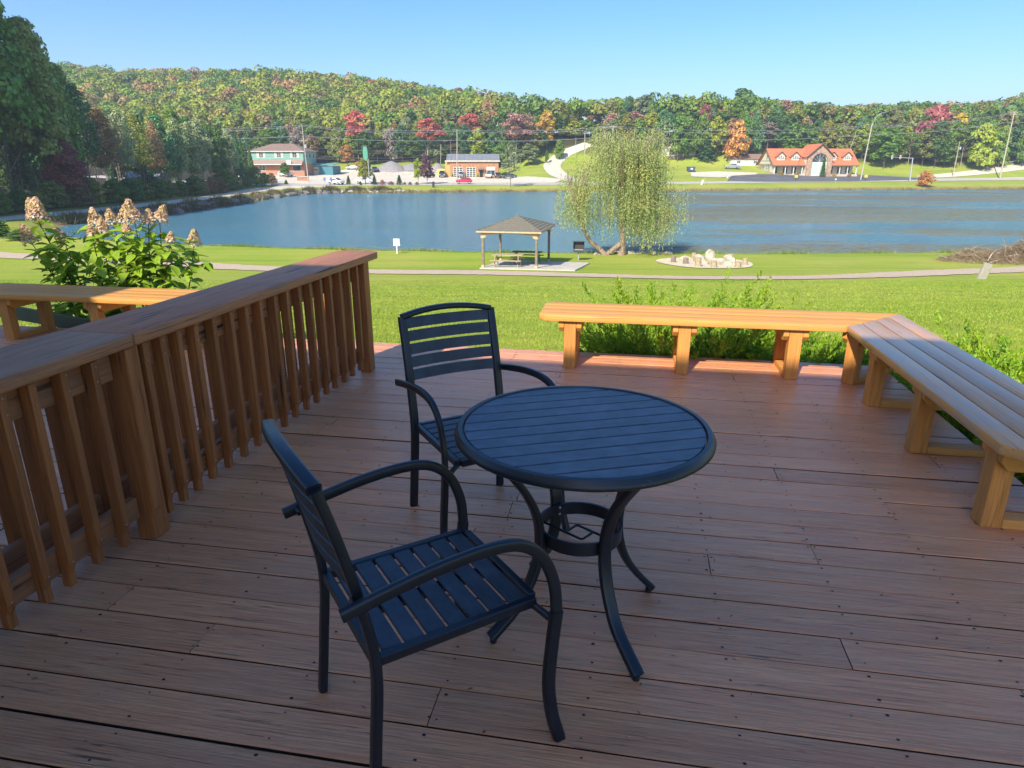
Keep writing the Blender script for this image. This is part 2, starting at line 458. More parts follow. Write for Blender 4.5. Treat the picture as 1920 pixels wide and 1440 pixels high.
def ground_mat():
    m, nt, b = new_mat('ground'); g = G(nt)
    co = g.n('ShaderNodeTexCoord').outputs['Object']
    sx = g.n('ShaderNodeSeparateXYZ'); g.l(co, sx.inputs[0]); X, Y, Z = sx.outputs
    stripes = g.coords('Object', (.35, 2.4, 1)); big = g.noise(co, .11, 4, .6); mid = g.noise(stripes, .5, 6, .7); fine = g.noise(g.coords('Object', (5, 9, 9)), 1, 6, .78)
    vfine = g.noise(co, 45, 3, .7)
    c = g.mix(g.ramp(mid, [(.3, 0.), (.7, 1.)]), (.24, .34, .028), (.37, .42, .045))
    streak = g.noise(g.coords('Object', (.06, .55, 1)), 1, 5, .65, .6)
    c = g.mix(g.ramp(streak, [(.45, 0.), (.62, .75)]), c, (.16, .27, .022))
    c = g.mix(g.ramp(big, [(.35, 0.), (.65, .7)]), c, (.42, .40, .08))
    c = g.mix(g.ramp(fine, [(.3, .55), (.52, 0.)]), c, (.11, .18, .018))
    c = g.mix(g.ramp(vfine, [(.5, 0.), (.75, .5)]), c, (.42, .46, .11))
    # a darker wooded floor past the lots, dry reeds at the far shore
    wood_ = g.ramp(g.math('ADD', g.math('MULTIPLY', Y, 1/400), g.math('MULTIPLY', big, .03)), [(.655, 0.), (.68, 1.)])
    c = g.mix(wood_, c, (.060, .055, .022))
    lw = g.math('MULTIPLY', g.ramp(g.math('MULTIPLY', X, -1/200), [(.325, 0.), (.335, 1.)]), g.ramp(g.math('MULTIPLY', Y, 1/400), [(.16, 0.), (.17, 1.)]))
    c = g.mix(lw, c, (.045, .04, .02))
    bank = g.math('MULTIPLY', g.ramp(Z_add(g, Z), [(.5, 1.), (.56, 0.)]), g.ramp(g.math('MULTIPLY', Y, 1/400), [(.18, 0.), (.2, 1.)]))
    c = g.mix(bank, c, (.27, .20, .085))
    g.l(c, b.inputs['Base Color']); b.inputs['Roughness'].default_value = .9; b.inputs['Specular IOR Level'].default_value = .15
    hh = g.math('ADD', fine, g.math('MULTIPLY', vfine, .6))
    g.l(g.bump(hh, .55, .08), b.inputs['Normal'])
    return m
def Z_add(g, Z): return g.math('ADD', g.math('MULTIPLY', Z, .1), 1.0)     # -5 m -> .5
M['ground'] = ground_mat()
def make_ground():
    nu, nv = len(US), len(VS)
    vs = [(US[i], VS[j], ZG[j, i]) for j in range(nv) for i in range(nu)]
    fs = [(j*nu+i, j*nu+i+1, (j+1)*nu+i+1, (j+1)*nu+i) for j in range(nv-1) for i in range(nu-1)]
    me = bpy.data.meshes.new('ground'); me.from_pydata(vs, [], fs)
    me.polygons.foreach_set('use_smooth', [True]*len(fs))
    link_mesh('ground', me, M['ground'], kind='structure')
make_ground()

def drape_poly(name, poly, mat, off=.05, step=1.5, parent=None, **kw):
    """fill a polygon with a small grid that follows the ground"""
    us = [p[0] for p in poly]; vs_ = [p[1] for p in poly]
    bm = bmesh.new(); f = bm.faces.new([bm.verts.new((a, b, 0)) for a, b in poly])
    def cut(lo, hi, ax):
        k = math.ceil(lo/step)
        while k*step < hi:
            co = [0, 0, 0]; no = [0, 0, 0]; co[ax] = k*step; no[ax] = 1
            bmesh.ops.bisect_plane(bm, geom=bm.verts[:]+bm.edges[:]+bm.faces[:], plane_co=co, plane_no=no); k += 1
    cut(min(us), max(us), 0); cut(min(vs_), max(vs_), 1)
    for v in bm.verts: v.co.z = gz(v.co.x, v.co.y) + off
    bmesh.ops.recalc_face_normals(bm, faces=bm.faces)
    if sum(f.normal.z for f in bm.faces) < 0: bmesh.ops.reverse_faces(bm, faces=bm.faces)
    me = bpy.data.meshes.new(name); bm.to_mesh(me); bm.free()
    return link_mesh(name, me, mat, parent, **kw)

def drape_strip(name, pts, w, mat, off=.04, n=12, nw=3, jit=0.0, **kw):
    P = curve([(a, b, 0) for a, b in pts], n); rnd = random.Random(4); vs = []; fs = []
    ws = w if isinstance(w, (list, tuple)) else [w]*len(pts)
    for i, p in enumerate(P):
        t = (P[min(i+1, len(P)-1)] - P[max(i-1, 0)]).normalized(); s = Vector((t.y, -t.x, 0))
        k = i/(len(P)-1)*(len(ws)-1); a = int(min(k, len(ws)-2)) if len(ws) > 1 else 0; ww = ws[a] + (ws[min(a+1, len(ws)-1)]-ws[a])*(k-a)
        for j in range(nw+1):
            q = p + s*(ww*(j/nw-.5) + (rnd.uniform(-jit, jit) if j in (0, nw) else 0)); vs.append((q.x, q.y, gz(q.x, q.y)+off))
    m = nw+1
    for i in range(len(P)-1):
        for j in range(nw): fs.append((i*m+j, i*m+j+1, (i+1)*m+j+1, (i+1)*m+j))
    me = bpy.data.meshes.new(name); me.from_pydata(vs, [], fs)
    bm = bmesh.new(); bm.from_mesh(me); bmesh.ops.recalc_face_normals(bm, faces=bm.faces)
    if sum(f.normal.z for f in bm.faces) < 0: bmesh.ops.reverse_faces(bm, faces=bm.faces)
    bm.to_mesh(me); bm.free()
    return link_mesh(name, me, mat, **kw)

M['gravel'] = plain('gravel', (.50, .38, .27), .95, noise=.35, nscale=14, bump=.5, bscale=40, bdist=.02)
M['gravel_pale'] = plain('pale gravel', (.62, .55, .43), .95, noise=.18, nscale=1.1, bump=.3, bscale=4)
M['road'] = plain('worn road', (.48, .44, .38), .9, noise=.12, nscale=.6)
M['sand'] = plain('pale sand', (.62, .52, .36), .95, noise=.2, nscale=4, bump=.5, bscale=30, bdist=.02)
# gravel walk across the lawn
drape_strip('path', [(-62, 60), (-39.5, 52.0), (-24.1, 46.2), (-15, 42.2), (-8.3, 40.3), (-1.9, 39.7), (4, 37.8), (9.7, 35.8), (14.5, 35.8), (18.8, 37.0), (25, 39.6), (31, 41.6), (45, 46), (60, 49)], 2.7, M['gravel'], off=.035, n=16, nw=3, jit=.12, kind='structure')
drape_strip('gravel_drive', [(-62, 50), (-60.5, 80), (-58.5, 105), (-58.5, 130), (-61, 158), (-58, 173), (-50, 184)], 5.4, M['gravel_pale'], off=.06, n=10, nw=3, jit=.3, kind='structure')
drape_strip('road', [(-110, 183), (-70, 183.5), (-47, 188), (-13, 195.5), (12, 198.5), (52, 206), (90, 217), (130, 227.5), (168, 236), (260, 250)], 9.0, M['road'], off=.07, n=12, nw=4, jit=.2, kind='structure')
drape_poly('gravel_lot', [(-84, 190), (-50, 190), (-14, 200), (12, 202), (16, 213), (0, 224), (-18, 226), (-24, 240), (-30, 247), (-56, 249), (-62, 236), (-84, 228)], M['gravel_pale'], off=.10, step=2.5, kind='structure')
drape_poly('parking_lot', [(66, 215), (78, 213), (106, 219), (126, 227), (140, 231), (134, 240), (122, 243.5), (84, 236.5), (72, 230)], M['asphalt'], off=.12, step=2.5, kind='structure')
drape_poly('gravel_patch', [(58, 226), (66, 224), (80, 232), (84, 239), (70, 240), (60, 236)], M['gravel_pale'], off=.11, step=2.5, kind='structure')
drape_strip('hill_road', [(23, 203), (18.3, 212), (14.6, 228), (13.8, 243), (15.6, 252), (19, 258.5), (24, 263), (29, 267)], [7, 6.5, 6, 6, 5.5, 5, 4.5, 4.5], M['gravel_pale'], off=.12, n=10, nw=3, kind='structure')
drape_strip('side_road', [(205, 262), (186, 256), (168, 250), (152, 244), (140, 239)], 5.5, M['gravel_pale'], off=.12, n=8, nw=3, kind='structure')

def water_mat():
    m, nt, b = new_mat('pond water'); g = G(nt)
    co = g.n('ShaderNodeTexCoord').outputs['Object']
    sx = g.n('ShaderNodeSeparateXYZ'); g.l(co, sx.inputs[0]); X, Y, Z = sx.outputs
    st = g.coords('Object', (.045, .11, 1)); st2 = g.coords('Object', (.018, .055, 1))
    n1 = g.noise(st2, 1, 5, .55, .4); n2 = g.noise(st, 1, 4, .6)
    n = g.math('ADD', g.math('MULTIPLY', n1, .7), g.math('MULTIPLY', n2, .3))
    # pond weed: the right half, with a fringe along the near bank
    right = g.ramp(g.math('MULTIPLY', X, 1/150), [(.02, 0.), (.17, 1.)])
    near = g.ramp(g.math('ADD', g.math('MULTIPLY', Y, 1/100), g.math('MULTIPLY', g.math('SUBTRACT', n2, .5), .06)), [(.595, 1.), (.625, 0.)])
    cover = g.math('ADD', g.math('MULTIPLY', right, .185), g.math('MULTIPLY', near, .16))
    mask = g.ramp(g.math('ADD', n, cover), [(.655, 0.), (.70, 1.)])
    spk = g.noise(g.coords('Object', (.9, 2.2, 1)), 1, 6, .82)
    mask = g.math('MULTIPLY', mask, g.ramp(spk, [(.40, .2), (.52, 1.)]))
    weed = g.mix(g.ramp(n2, [(.35, 0.), (.6, 1.)]), (.25, .21, .14), (.24, .25, .12))
    weed = g.mix(g.ramp(spk, [(.45, 0.), (.7, .7)]), weed, (.11, .085, .06))
    c = g.mix(mask, (.085, .22, .30), weed)
    g.l(c, b.inputs['Base Color'])
    g.l(g.math('ADD', .16, g.math('MULTIPLY', mask, .5)), b.inputs['Roughness'])
    b.inputs['IOR'].default_value = 1.33; g.l(g.math('SUBTRACT', .62, g.math('MULTIPLY', mask, .38)), b.inputs['Specular IOR Level'])
    rp = g.noise(g.coords('Object', (.9, 2.6, 1)), 1, 4, .65, .3); rp2 = g.noise(g.coords('Object', (5, 11, 1)), 1, 3, .6)
    calm = g.ramp(g.noise(g.coords('Object', (.02, .05, 1)), 1, 2), [(.35, .45), (.6, 1.)])
    h = g.math('MULTIPLY', g.math('ADD', rp, g.math('MULTIPLY', rp2, .35)), calm)
    g.l(g.bump(h, 1.0, .55), b.inputs['Normal'])
    return m
M['water'] = water_mat()
me = bpy.data.meshes.new('water')
wp = [(-62, 50), (260, 50), (260, 235), (-62, 200)]
me.from_pydata([(a, b, -5.3) for a, b in wp], [], [(0, 1, 2, 3)])
link_mesh('water', me, M['water'], kind='structure')

# grass blades on the near lawn, thinner with distance
def grass():
    rng = np.random.default_rng(5); out = []
    for v0, v1, dens, h, w in ((5.6, 9.0, 1500, .040, .005), (9, 13, 800, .038, .007), (13, 20, 330, .035, .011), (20, 34, 130, .035, .02)):
        um = v1*.86; n = int((v1-v0)*2*um*dens*.8)
        u = rng.uniform(-um, um, n); v = v0+(v1-v0)*rng.uniform(0, 1, n)
        p = u*CD - v*SD; q = u*SD + v*CD
        ok = ~((p > -6.75) & (p < 2.1) & (q < 5.84)); u, v = u[ok], v[ok]; n = len(u)
        z = np.array([gz(a, b) for a, b in zip(u, v)]) if n < 5000 else None
        if z is None:
            # the lawn here depends on v alone
            vv = np.linspace(v0, v1, 60); zz = np.array([gz(0, x) for x in vv]); z = np.interp(v, vv, zz)
        a = rng.uniform(0, 6.283, n); hh = h*rng.uniform(.5, 1.3, n); lean = rng.normal(0, .45, (n, 2))*hh[:, None]
        B = np.stack([u, v, z-.005], 1); side = np.stack([np.cos(a), np.sin(a), a*0], 1)*w
        T = B + np.stack([lean[:, 0], lean[:, 1], hh], 1)
        out.append(np.stack([B-side, B+side, T], 1))
    V = np.concatenate(out)
    link_mesh('lawn_grass', np_mesh('lawn_grass', V, 3, M['grass']), kind='stuff')
grass()
# ---------------------------------------------------------------- deck
DQ0, DQ1, DP0, DP1 = -3.40, 5.80, -6.70, 2.07
PITCH = .1595
deck = empty('deck', loc=(0, 0, 0), rz=DECK_ROT, kind='structure')
s = MB()
for k in range(-12, 6): s.box(-.52+.455*k-.02, DQ0+.02, -.24, -.52+.455*k+.02, DQ1-.05, -.034)
s.build('joist', M['under'], deck, kind='stuff')
s = MB(); s.box(DP0, DQ1-.045, -.26, DP1-.05, DQ1, -.036); s.box(DP1-.045, DQ0, -.26, DP1, DQ1, -.036); s.box(DP0, DQ0, -.26, DP0+.045, DQ1-.05, -.036)
s.build('rim_board', M['bench_x'], deck, bevel=.004)
def joint(q, rnd, fixed):
    for qq, ps in fixed.items():
        if abs(qq - q) < .075: return ps
    a = rnd.choice([-9, -8, -7, -6, -5]); out = []
    c = DP0 + rnd.choice([1.1, 2.0, 2.9, 3.8])
    while c < DP1 - .6:
        out.append(-.52 + .455*round((c+.52)/.455)); c += rnd.choice([3.2, 3.64, 4.1])
    return out
fixed = {1.594: [-4.6, -.53], 2.964: [-4.2, -.503], 2.032: [-3.7, .80], 3.893: [-1.86, 1.75], 3.531: [-5.0, .833], 5.096: [-3.6, -.518], 5.337: [-4.6, .84], 3.269: [-2.8, 1.3]}
rp = random.Random(11); nails = MB()
rows = [(1.202 + PITCH*k, PITCH) for k in range(-28, 28)]
q_end = rows[-1][0] + PITCH; rows.append((q_end, DQ1 + .02 - q_end))
plank_no = 0
for q0, w in rows:
    gap = rp.choice([.004, .005, .006, .007, .011]); js = [DP0 - .02] + sorted(x for x in joint(q0 + w/2, rp, fixed) if x in sum(fixed.values(), []) or rp.random() < .6) + [DP1 + .02]
    for a, b in zip(js, js[1:]):
        L = b - a; m = MB(); nseg = max(2, int(L/.35)); zt = rp.uniform(-.002, .0015); cup = rp.uniform(-.0015, .002)
        # cross section with eased edges, wavy along its length
        prof = [(0, -.034), (0, -.004), (.004, 0), (w*.5, cup), (w-gap-.004, 0), (w-gap, -.004), (w-gap, -.034)]
        vs = []; ph = rp.uniform(0, 6)
        for i in range(nseg+1):
            x = -L/2 + .0015 + (L-.003)*i/nseg; dy = .0012*math.sin(ph + i*.9)
            for (y, z) in prof: vs.append((x, y - w/2 + dy*(0 < y), z + (.0012*math.sin(ph*2+i*.7) if z > -.02 else 0)))
        n = len(prof); fs = [(i*n+j, i*n+j+1, (i+1)*n+j+1, (i+1)*n+j) for i in range(nseg) for j in range(n-1)]
        fs += [tuple(range(n)), tuple(range(nseg*n, (nseg+1)*n))[::-1]]
        m.add(vs, fs)
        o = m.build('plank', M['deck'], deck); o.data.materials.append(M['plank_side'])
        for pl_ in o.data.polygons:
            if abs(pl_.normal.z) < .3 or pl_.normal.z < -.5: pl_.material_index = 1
        o.location = ((a+b)/2, q0 + w/2, zt)
        for k in range(-14, 6):
            pn = -.52 + .455*k
            if a + .01 < pn < b - .01 or abs(pn-a) < .03 or abs(pn-b) < .03:
                for s_ in ((-.012,) if abs(pn-b) < .03 else (.012,) if abs(pn-a) < .03 else (rp.uniform(-.006, .006),)):
                    for yy in (.028, w-.034):
                        c = (pn + s_ + rp.uniform(-.004, .004), q0 + yy + rp.uniform(-.006, .006)); r_ = rp.uniform(.0026, .0055)
                        nails.add([(c[0]+r_*1.3*math.cos(t*1.047), c[1]+r_*math.sin(t*1.047), zt+.0022) for t in range(6)], [(0, 1, 2, 3, 4, 5)])
nails.build('nail_hole', M['nail'], deck, kind='stuff')

# blown in flecks, leaf bits and paint chips
m = MB(); rd = random.Random(91)
for k in range(260):
    x, y = rd.uniform(-2.0, 2.0), rd.uniform(.8, 5.6); a = rd.uniform(0, 3.14); L, w = rd.uniform(.003, .014), rd.uniform(.0015, .004); c, s_ = math.cos(a), math.sin(a)
    m.add([(x+c*L, y+s_*L, .004), (x-s_*w, y+c*w, .007), (x-c*L, y-s_*L, .003), (x+s_*w, y-c*w, .005)], [(0, 1, 2, 3)])
M['fleck'] = plain('dry flecks', (.14, .11, .07), .8, noise=.6, nscale=3)
m.build('debris', M['fleck'], deck, kind='stuff')

# ---------------------------------------------------------------- house behind the viewer: unseen, inferred from the deck's shade; raised and set back for more skylight
M['siding'] = plain('house siding', (.74, .68, .58), .8, noise=.08)  # pale siding chosen to bounce skylight onto the deck
M['shingle'] = plain('shingle', (.09, .08, .075), .9, noise=.3)
M['soffit'] = plain('soffit', (.80, .78, .74), .8)
ROOF_Z, ROOF_Q, P_END = 7.0, -2.92, -.38
house = empty('house', 'sided two storey house behind the near left end of the deck', 'house', loc=(0, 0, 0), rz=DECK_ROT)
MB().box(-14.5, -11, -.6, P_END-.25, -3.42, 7.0).build('wall', M['siding'], house)
s = MB()
for k in range(47): s.box(-8.1, -3.42, .03+.144*k, P_END-.25, -3.40, .03+.144*k+.135)
s.build('siding_board', M['siding'], house, kind='stuff')
o = MB().box(-3.6, -3.40, 0, -1.7, -3.36, 2.15).build('patio_door', M['white'], house)
for a in (-3.52, -2.62): MB().box(a, -3.358, .08, a+.84, -3.352, 2.07).build('pane', M['glass'], o)
for x, z in ((-6.2, 1.0), (-6.2, 4.2), (-3.4, 4.2)):
    o = MB().box(x, -3.40, z, x+1.3, -3.36, z+1.2).build('window', M['white'], house); MB().box(x+.08, -3.358, z+.08, x+1.22, -3.352, z+1.12).build('pane', M['glass'], o)
MB().box(-14.5, -3.42, ROOF_Z-.04, P_END, ROOF_Q, ROOF_Z).build('soffit', M['soffit'], house)
MB().prism([(ROOF_Q, ROOF_Z+.003), (-7.5, 8.6), (-12, ROOF_Z+.003)], -14.8, P_END, lambda a, b, c: (c, a, b)).build('roof', M['shingle'], house)
# the wing to the left, whose eave reaches farther out
MB().box(-14.5, -3.42, -.6, -7.8, -2.35, 6.8).build('wing_wall', M['siding'], house)
MB().prism([(-14.8, 6.8), (-7.33, 6.8), (-7.33, 7.0), (-11, 8.6), (-14.8, 7.0)], -3.41, -1.85, lambda a, b, c: (a, c, b)).build('wing_roof', M['shingle'], house)

# ---------------------------------------------------------------- railing
rail = empty('deck_railing', 'brown stained railing with a wide board cap running down the middle of the deck', 'railing', loc=dk(-2.17, 0), rz=DECK_ROT)
# local: x = p + 2.17, y = q
CAPZ0, CAPZ1 = .885, .94
def cap_board(y0, y1, clip=0.0):
    m = MB(); pts = [(-.175, y0), (.17, y0), (.17, y1-clip), (.17-clip, y1), (-.175+clip, y1), (-.175, y1-clip)] if clip else [(-.175, y0), (.17, y0), (.17, y1), (-.175, y1)]
    m.prism(pts, CAPZ0, CAPZ1); o = m.build('cap_board', M['rail_x'], rail, bevel=.010, seg=2, smooth=40); return o
cap_board(-3.3, 2.36); cap_board(2.363, 5.17, .05)
for (xa, xb) in ((.052, .092), (-.125, -.085)):
    for y0, y1 in ((-3.2, 2.30), (2.43, 4.87)):
        m = MB(); m.box(xa, y0, .755, xb, y1, .883); m.build('top_rail', M['rail_x'], rail, bevel=.003)
        m = MB(); m.box(xa, y0, .115, xb, y1, .215); m.build('bottom_rail', M['rail_x'], rail, bevel=.003)
def baluster_mesh():
    m = MB(); w = .0165
    # seen from the side: a chamfered foot that leans back at the bottom
    prof = [(.0, .065), (.0, .882), (.050, .882), (.050, .165), (.036, .125), (.036, .065)]
    m.prism(prof, -w, w, lambda a, b, c: (a, c, b)); return m.mesh('baluster', bevel=.003)
bmesh_ = [baluster_mesh()]; bmesh_[0].materials.append(M['rail_z'])
rb = random.Random(3); bolt = MB().ball((0, 0, 0), .0045, seg=6, rings=3).mesh('bolt_head'); bolt.materials.append(M['steel'])
post_q = [2.365, 4.95]
qs = [1.765-.15*k for k in range(0, 33)] + [1.875, 2.02, 2.165, 2.455, 2.565, 2.68, 2.805, 2.945, 3.095, 3.24, 3.385, 3.545, 3.69, 3.845, 3.99, 4.145, 4.29, 4.45, 4.60, 4.76]
for q in sorted(qs):
    if q < -3.15: continue
    for side in (0, 1):
        if side == 1: q_ = q + .055
        else: q_ = q
        if side == 1 and any(abs(q_ - a) < .085 for a in post_q): continue
        o = link_mesh('baluster', bmesh_[0], None, rail)
        if side == 0: o.location = (.0935, q_, rb.uniform(-.006, .006))
        else: o.location = (-.1265, q_, 0); o.rotation_euler = (0, 0, math.pi)
        o.rotation_euler.rotate_axis('X', R(rb.uniform(-.35, .35)))
        if side == 0:
            for zz in (.17, .80, .86):
                b_ = link_mesh('bolt_head', bolt, None, o); b_.location = (.0502 if zz > .165 else .037, rb.uniform(-.006, .006), zz)
for q in post_q + [-.2]:
    for x0, x1, nm in ((.05, .137, 'post'), (-.17, -.083, 'post')):
        m = MB(); m.box(x0, q-.050, 0, x1, q+.050, .883); m.build(nm, M['rail_z'], rail, bevel=.005)
# the short picket nailed on the near post
m = MB(); m.prism([(0, .13), (0, .882), (.02, .882), (.02, .16), (.012, .13)], -.022, .022, lambda a, b, c: (a+.1375, c+2.335, b)); m.build('baluster', M['rail_z'], rail, bevel=.003)

# ---------------------------------------------------------------- benches
def bench_leg(parent, x, y, rot=0.0, depth=.50, mirror=1):
    """local frame: x across, y from the front post to the rear post"""
    T = Matrix.Translation((x, y, 0)) @ Matrix.Rotation(rot, 4, 'Z')
    def pc(nm, f, mat):
        m = MB(); f(m); m.v = [tuple(T @ Vector(v)) for v in m.v]; return m.build(nm, mat, parent, bevel=.004)
    pc('leg', lambda m: m.box(-.048, 0, 0, .048, .088, .398), M['bench_z'])
    pc('leg', lambda m: m.box(-.048, depth-.09, 0, .048, depth-.002, .398), M['bench_z'])
    for sx in (-1, 1):
        a, b = (sx*.050, sx*.093) if sx > 0 else (sx*.093, sx*.050)
        pc('cross_brace', lambda m: m.prism([(0.0, .398), (0, .345), (.035, .305), (depth-.035, .305), (depth, .345), (depth, .398)], a, b, lambda p, q, c: (c, p-.0, q)), M['bench_x'])
    pc('foot_board', lambda m: m.box(-.046, .090, .0, .046, depth-.092, .045), M['bench_x'])

def bench(name, label, boards, legs, loc):
    t = empty(name, label, 'bench', 'built in deck benches', loc=loc, rz=DECK_ROT)
    for poly, mat in boards:
        cx = sum(p[0] for p in poly)/len(poly); cy = sum(p[1] for p in poly)/len(poly)
        m = MB(); m.prism([(a-cx, b-cy) for a, b in poly], .400, .452)
        o = m.build('seat_board', mat, t, bevel=.009, seg=2, smooth=40); o.location = (cx, cy, 0)
    for a in legs: bench_leg(t, *a)
    return t
FQ, BQ, FP, BP = 5.25, 5.80, 1.61, 2.16
W4 = (BQ - FQ)/4; g_ = .0025
M['bench_y'] = wood('bench stain y', (.66, .29, .060), (.76, .36, .085), 'Y', coat=.9, rough=.40, crack=.55, bump=.7, spec=.6, fine=.7, patch=(.42, .34, .27), patch_amt=.9)
bs = []
for k in range(4):
    y0, y1 = FQ + W4*k + g_, FQ + W4*(k+1) - g_
    x0a = -.72 + (.05 if k == 0 else 0); x0b = -.72 + (.05 if k == 3 else 0)
    pl = [(x0a, y0), (FP + (y0-FQ), y0), (FP + (y1-FQ), y1), (x0b, y1)]
    if k == 0: pl = [(-.67, y0), (FP, y0), (FP + W4 - .004, y1), (-.72, y1), (-.72, y0+.05)]
    if k == 3: pl = [(-.72, y0), (FP + (y0-FQ), y0), (FP + (y1-FQ), y1), (-.66, y1), (-.72, y1-.06)]
    bs.append(([(a, b-5.5) for a, b in pl], M['bench_x']))
bench('deck_bench', 'long orange stained bench in the sun along the far edge of the deck', bs,
      [(-.465, 5.29-5.5), (.44, 5.29-5.5), (1.27, 5.29-5.5), (1.668, 5.248-5.5, R(-45), .62)], dk(0, 5.5))
bs = []
for k in range(4):
    x0, x1 = FP + W4*k + g_, FP + W4*(k+1) - g_
    pl = [(x0, 3.00 + .0), (x1, 3.00), (x1, FQ + (x1-FP) - .006), (x0, FQ + (x0-FP) - .006)]
    if k == 0: pl = [(x0+.10, 2.90), (x1, 2.90), (x1, FQ + (x1-FP) - .006), (x0, FQ + (x0-FP) - .006), (x0, 3.0)]
    elif k == 3: pl = [(x0, 2.90), (x1-.1, 2.90), (x1, 3.0), (x1, FQ + (x1-FP) - .006), (x0, FQ + (x0-FP) - .006)]
    else: pl = [(x0, 2.90), (x1, 2.90)] + pl[2:]
    bs.append(([(a-1.9, b-4) for a, b in pl], M['bench_y']))
bench('deck_bench', 'bench on the right edge of the deck, mostly in shade, mitred to the sunny bench', bs,
      [(1.655-1.9, 4.78-4, R(-90)), (1.655-1.9, 3.98-4, R(-90)), (1.655-1.9, 3.13-4, R(-90))], dk(1.9, 4))
bs = []
for k in range(4):
    y0, y1 = FQ + W4*k + g_, FQ + W4*(k+1) - g_
    pl = [(-6.36, y0), (-3.65, y0), (-3.65, y1), (-6.36, y1)]
    if k == 0: pl = [(-6.28, y0), (-3.72, y0), (-3.65, y0+.07), (-3.65, y1), (-6.36, y1), (-6.36, y0+.08)]
    if k == 3: pl = [(-6.36, y0), (-3.65, y0), (-3.65, y1-.07), (-3.72, y1), (-6.28, y1), (-6.36, y1-.08)]
    bs.append(([(a+5, b-5.5) for a, b in pl], M['bench_x']))
bench('deck_bench', 'bench beyond the railing on the left, half in shade in front of the hydrangea', bs,
      [(-5.83+5, -.21), (-4.86+5, -.21), (-3.9+5, -.21)], dk(-5, 5.5))
# grey-green sloping board beyond the left bench
M['greenboard'] = plain('grey green paint', (.12, .135, .09), .6, noise=.15, nscale=5)
sb = empty('ramp_board', 'grey green board sloping down behind the left bench', 'board', loc=dk(-6.2, 6.15, -.4), rz=DECK_ROT)
MB().prism([(-1.4, .65), (2.2, .205), (2.2, .055), (-1.4, .50)], -.02, .02, lambda a, b, c: (a, c, b)).build('board', M['greenboard'], sb, bevel=.004)
for x in (-1.2, 1.9): MB().box(x-.03, .024, -.25, x+.03, .07, .55-.1236*(x+1.2)).build('stake', M['greenboard'], sb)

# ---------------------------------------------------------------- chairs
def chair(label, c, ang):
    t = empty('patio_chair', label, 'chair', 'black metal patio chairs', loc=dk(c[0], c[1]), rz=ang + DECK_ROT)
    for sx in (-1, 1):
        post = curve([(sx*.238, -.275, .004), (sx*.232, -.256, .2), (sx*.226, -.240, .43), (sx*.226, -.272, .64), (sx*.226, -.308, .80), (sx*.226, -.345, .935)], 6)
        MB().tube(post, [(.0125, .019)]*len(post), prof=RP, ref=(1, 0, 0)).build('back_post', M['metal'], t, smooth=50)
        arm = curve([(sx*.272, -.325, .632), (sx*.274, -.20, .658), (sx*.277, -.07, .679), (sx*.279, .06, .686), (sx*.280, .15, .668), (sx*.280, .215, .61), (sx*.281, .252, .52), (sx*.283, .262, .43)], 6)
        o = MB().tube(arm, [(.0160, .0105)]*len(arm), prof=RP, ref=(1, 0, 0)).build('armrest', M['metal'], t, smooth=50)
        leg = curve([(sx*.283, .262, .428), (sx*.283, .250, .33), (sx*.286, .238, .2), (sx*.294, .246, .09), (sx*.305, .265, .004)], 6)
        MB().tube(leg, [(.0185, .0125)]*len(leg), prof=RP, ref=(1, 0, 0)).build('front_leg', M['metal'], t, smooth=50)
        MB().tube([(sx*.205, .222, .425), (sx*.272, .255, .395)], .011, seg=8).build('leg_bracket', M['metal'], t, smooth=50)
        MB().tube([(sx*.236, -.288, .640), (sx*.274, -.290, .644)], .007, seg=8).build('arm_bolt', M['metal'], t, smooth=50)
        MB().box(sx*.2145-.0125, -.235, .415, sx*.2145+.0125, .235, .445).build('seat_rail', M['metal'], t, bevel=.004)
        MB().box(sx*.3055-.014, .251, 0, sx*.3055+.014, .279, .006).build('foot_cap', M['tyre'], t)
    for y in (-.235, .235): MB().box(-.202, y-.0125, .415, .202, y+.0125, .445).build('seat_rail', M['metal'], t, bevel=.004)
    MB().box(-.016, -.222, .405, .016, .222, .428).build('seat_brace', M['metal'], t)
    for k in range(7):
        y0 = -.217 + .0622*k
        o = MB().box(-.200, -.0268, -.0055, .200, .0268, .0055).build('seat_slat', M['slat_x'], t, bevel=.003); o.location = (0, y0 + .031, .4375)
    # back slats and arched top rail
    def back_y(z): return lerp_table([(.43, -.24), (.64, -.272), (.80, -.308), (.935, -.345)], z)
    for k in range(5):
        z0 = .648 + .0583*k; z1 = z0 + .0465; vs = []; n = 8; th = .008
        for i in range(n+1):
            x = -.211 + .422*i/n; bow = -.022*(1-(x/.211)**2)
            for z in (z0, z1):
                for dy in (-th/2, th/2): vs.append((x, back_y(z) + bow + dy + .002, z))
        fs = [(i*4+a, i*4+b, i*4+4+b, i*4+4+a) for i in range(n) for a, b in ((0, 1), (1, 3), (3, 2), (2, 0))] + [(0, 2, 3, 1), (n*4, n*4+1, n*4+3, n*4+2)]
        MB().add(vs, fs).build('back_slat', M['slat_x'], t)
    top = [(-.226 + .452*i/12, -.345 - .020*(1-(2*i/12-1)**2), .934 + .026*(1-(2*i/12-1)**2)) for i in range(13)]
    MB().tube(top, [(.0185, .0125)]*13, prof=RP, ref=(0, 0, 1)).build('top_rail', M['metal'], t, smooth=50)
    return t
chair('nearer black metal armchair, seen from behind its left side', (-.536, 1.6), math.atan2(.658, .753) - math.pi/2)
chair('farther black metal armchair with slatted back, behind the table', (-.636, 2.75), math.atan2(-.785, .62) - math.pi/2)

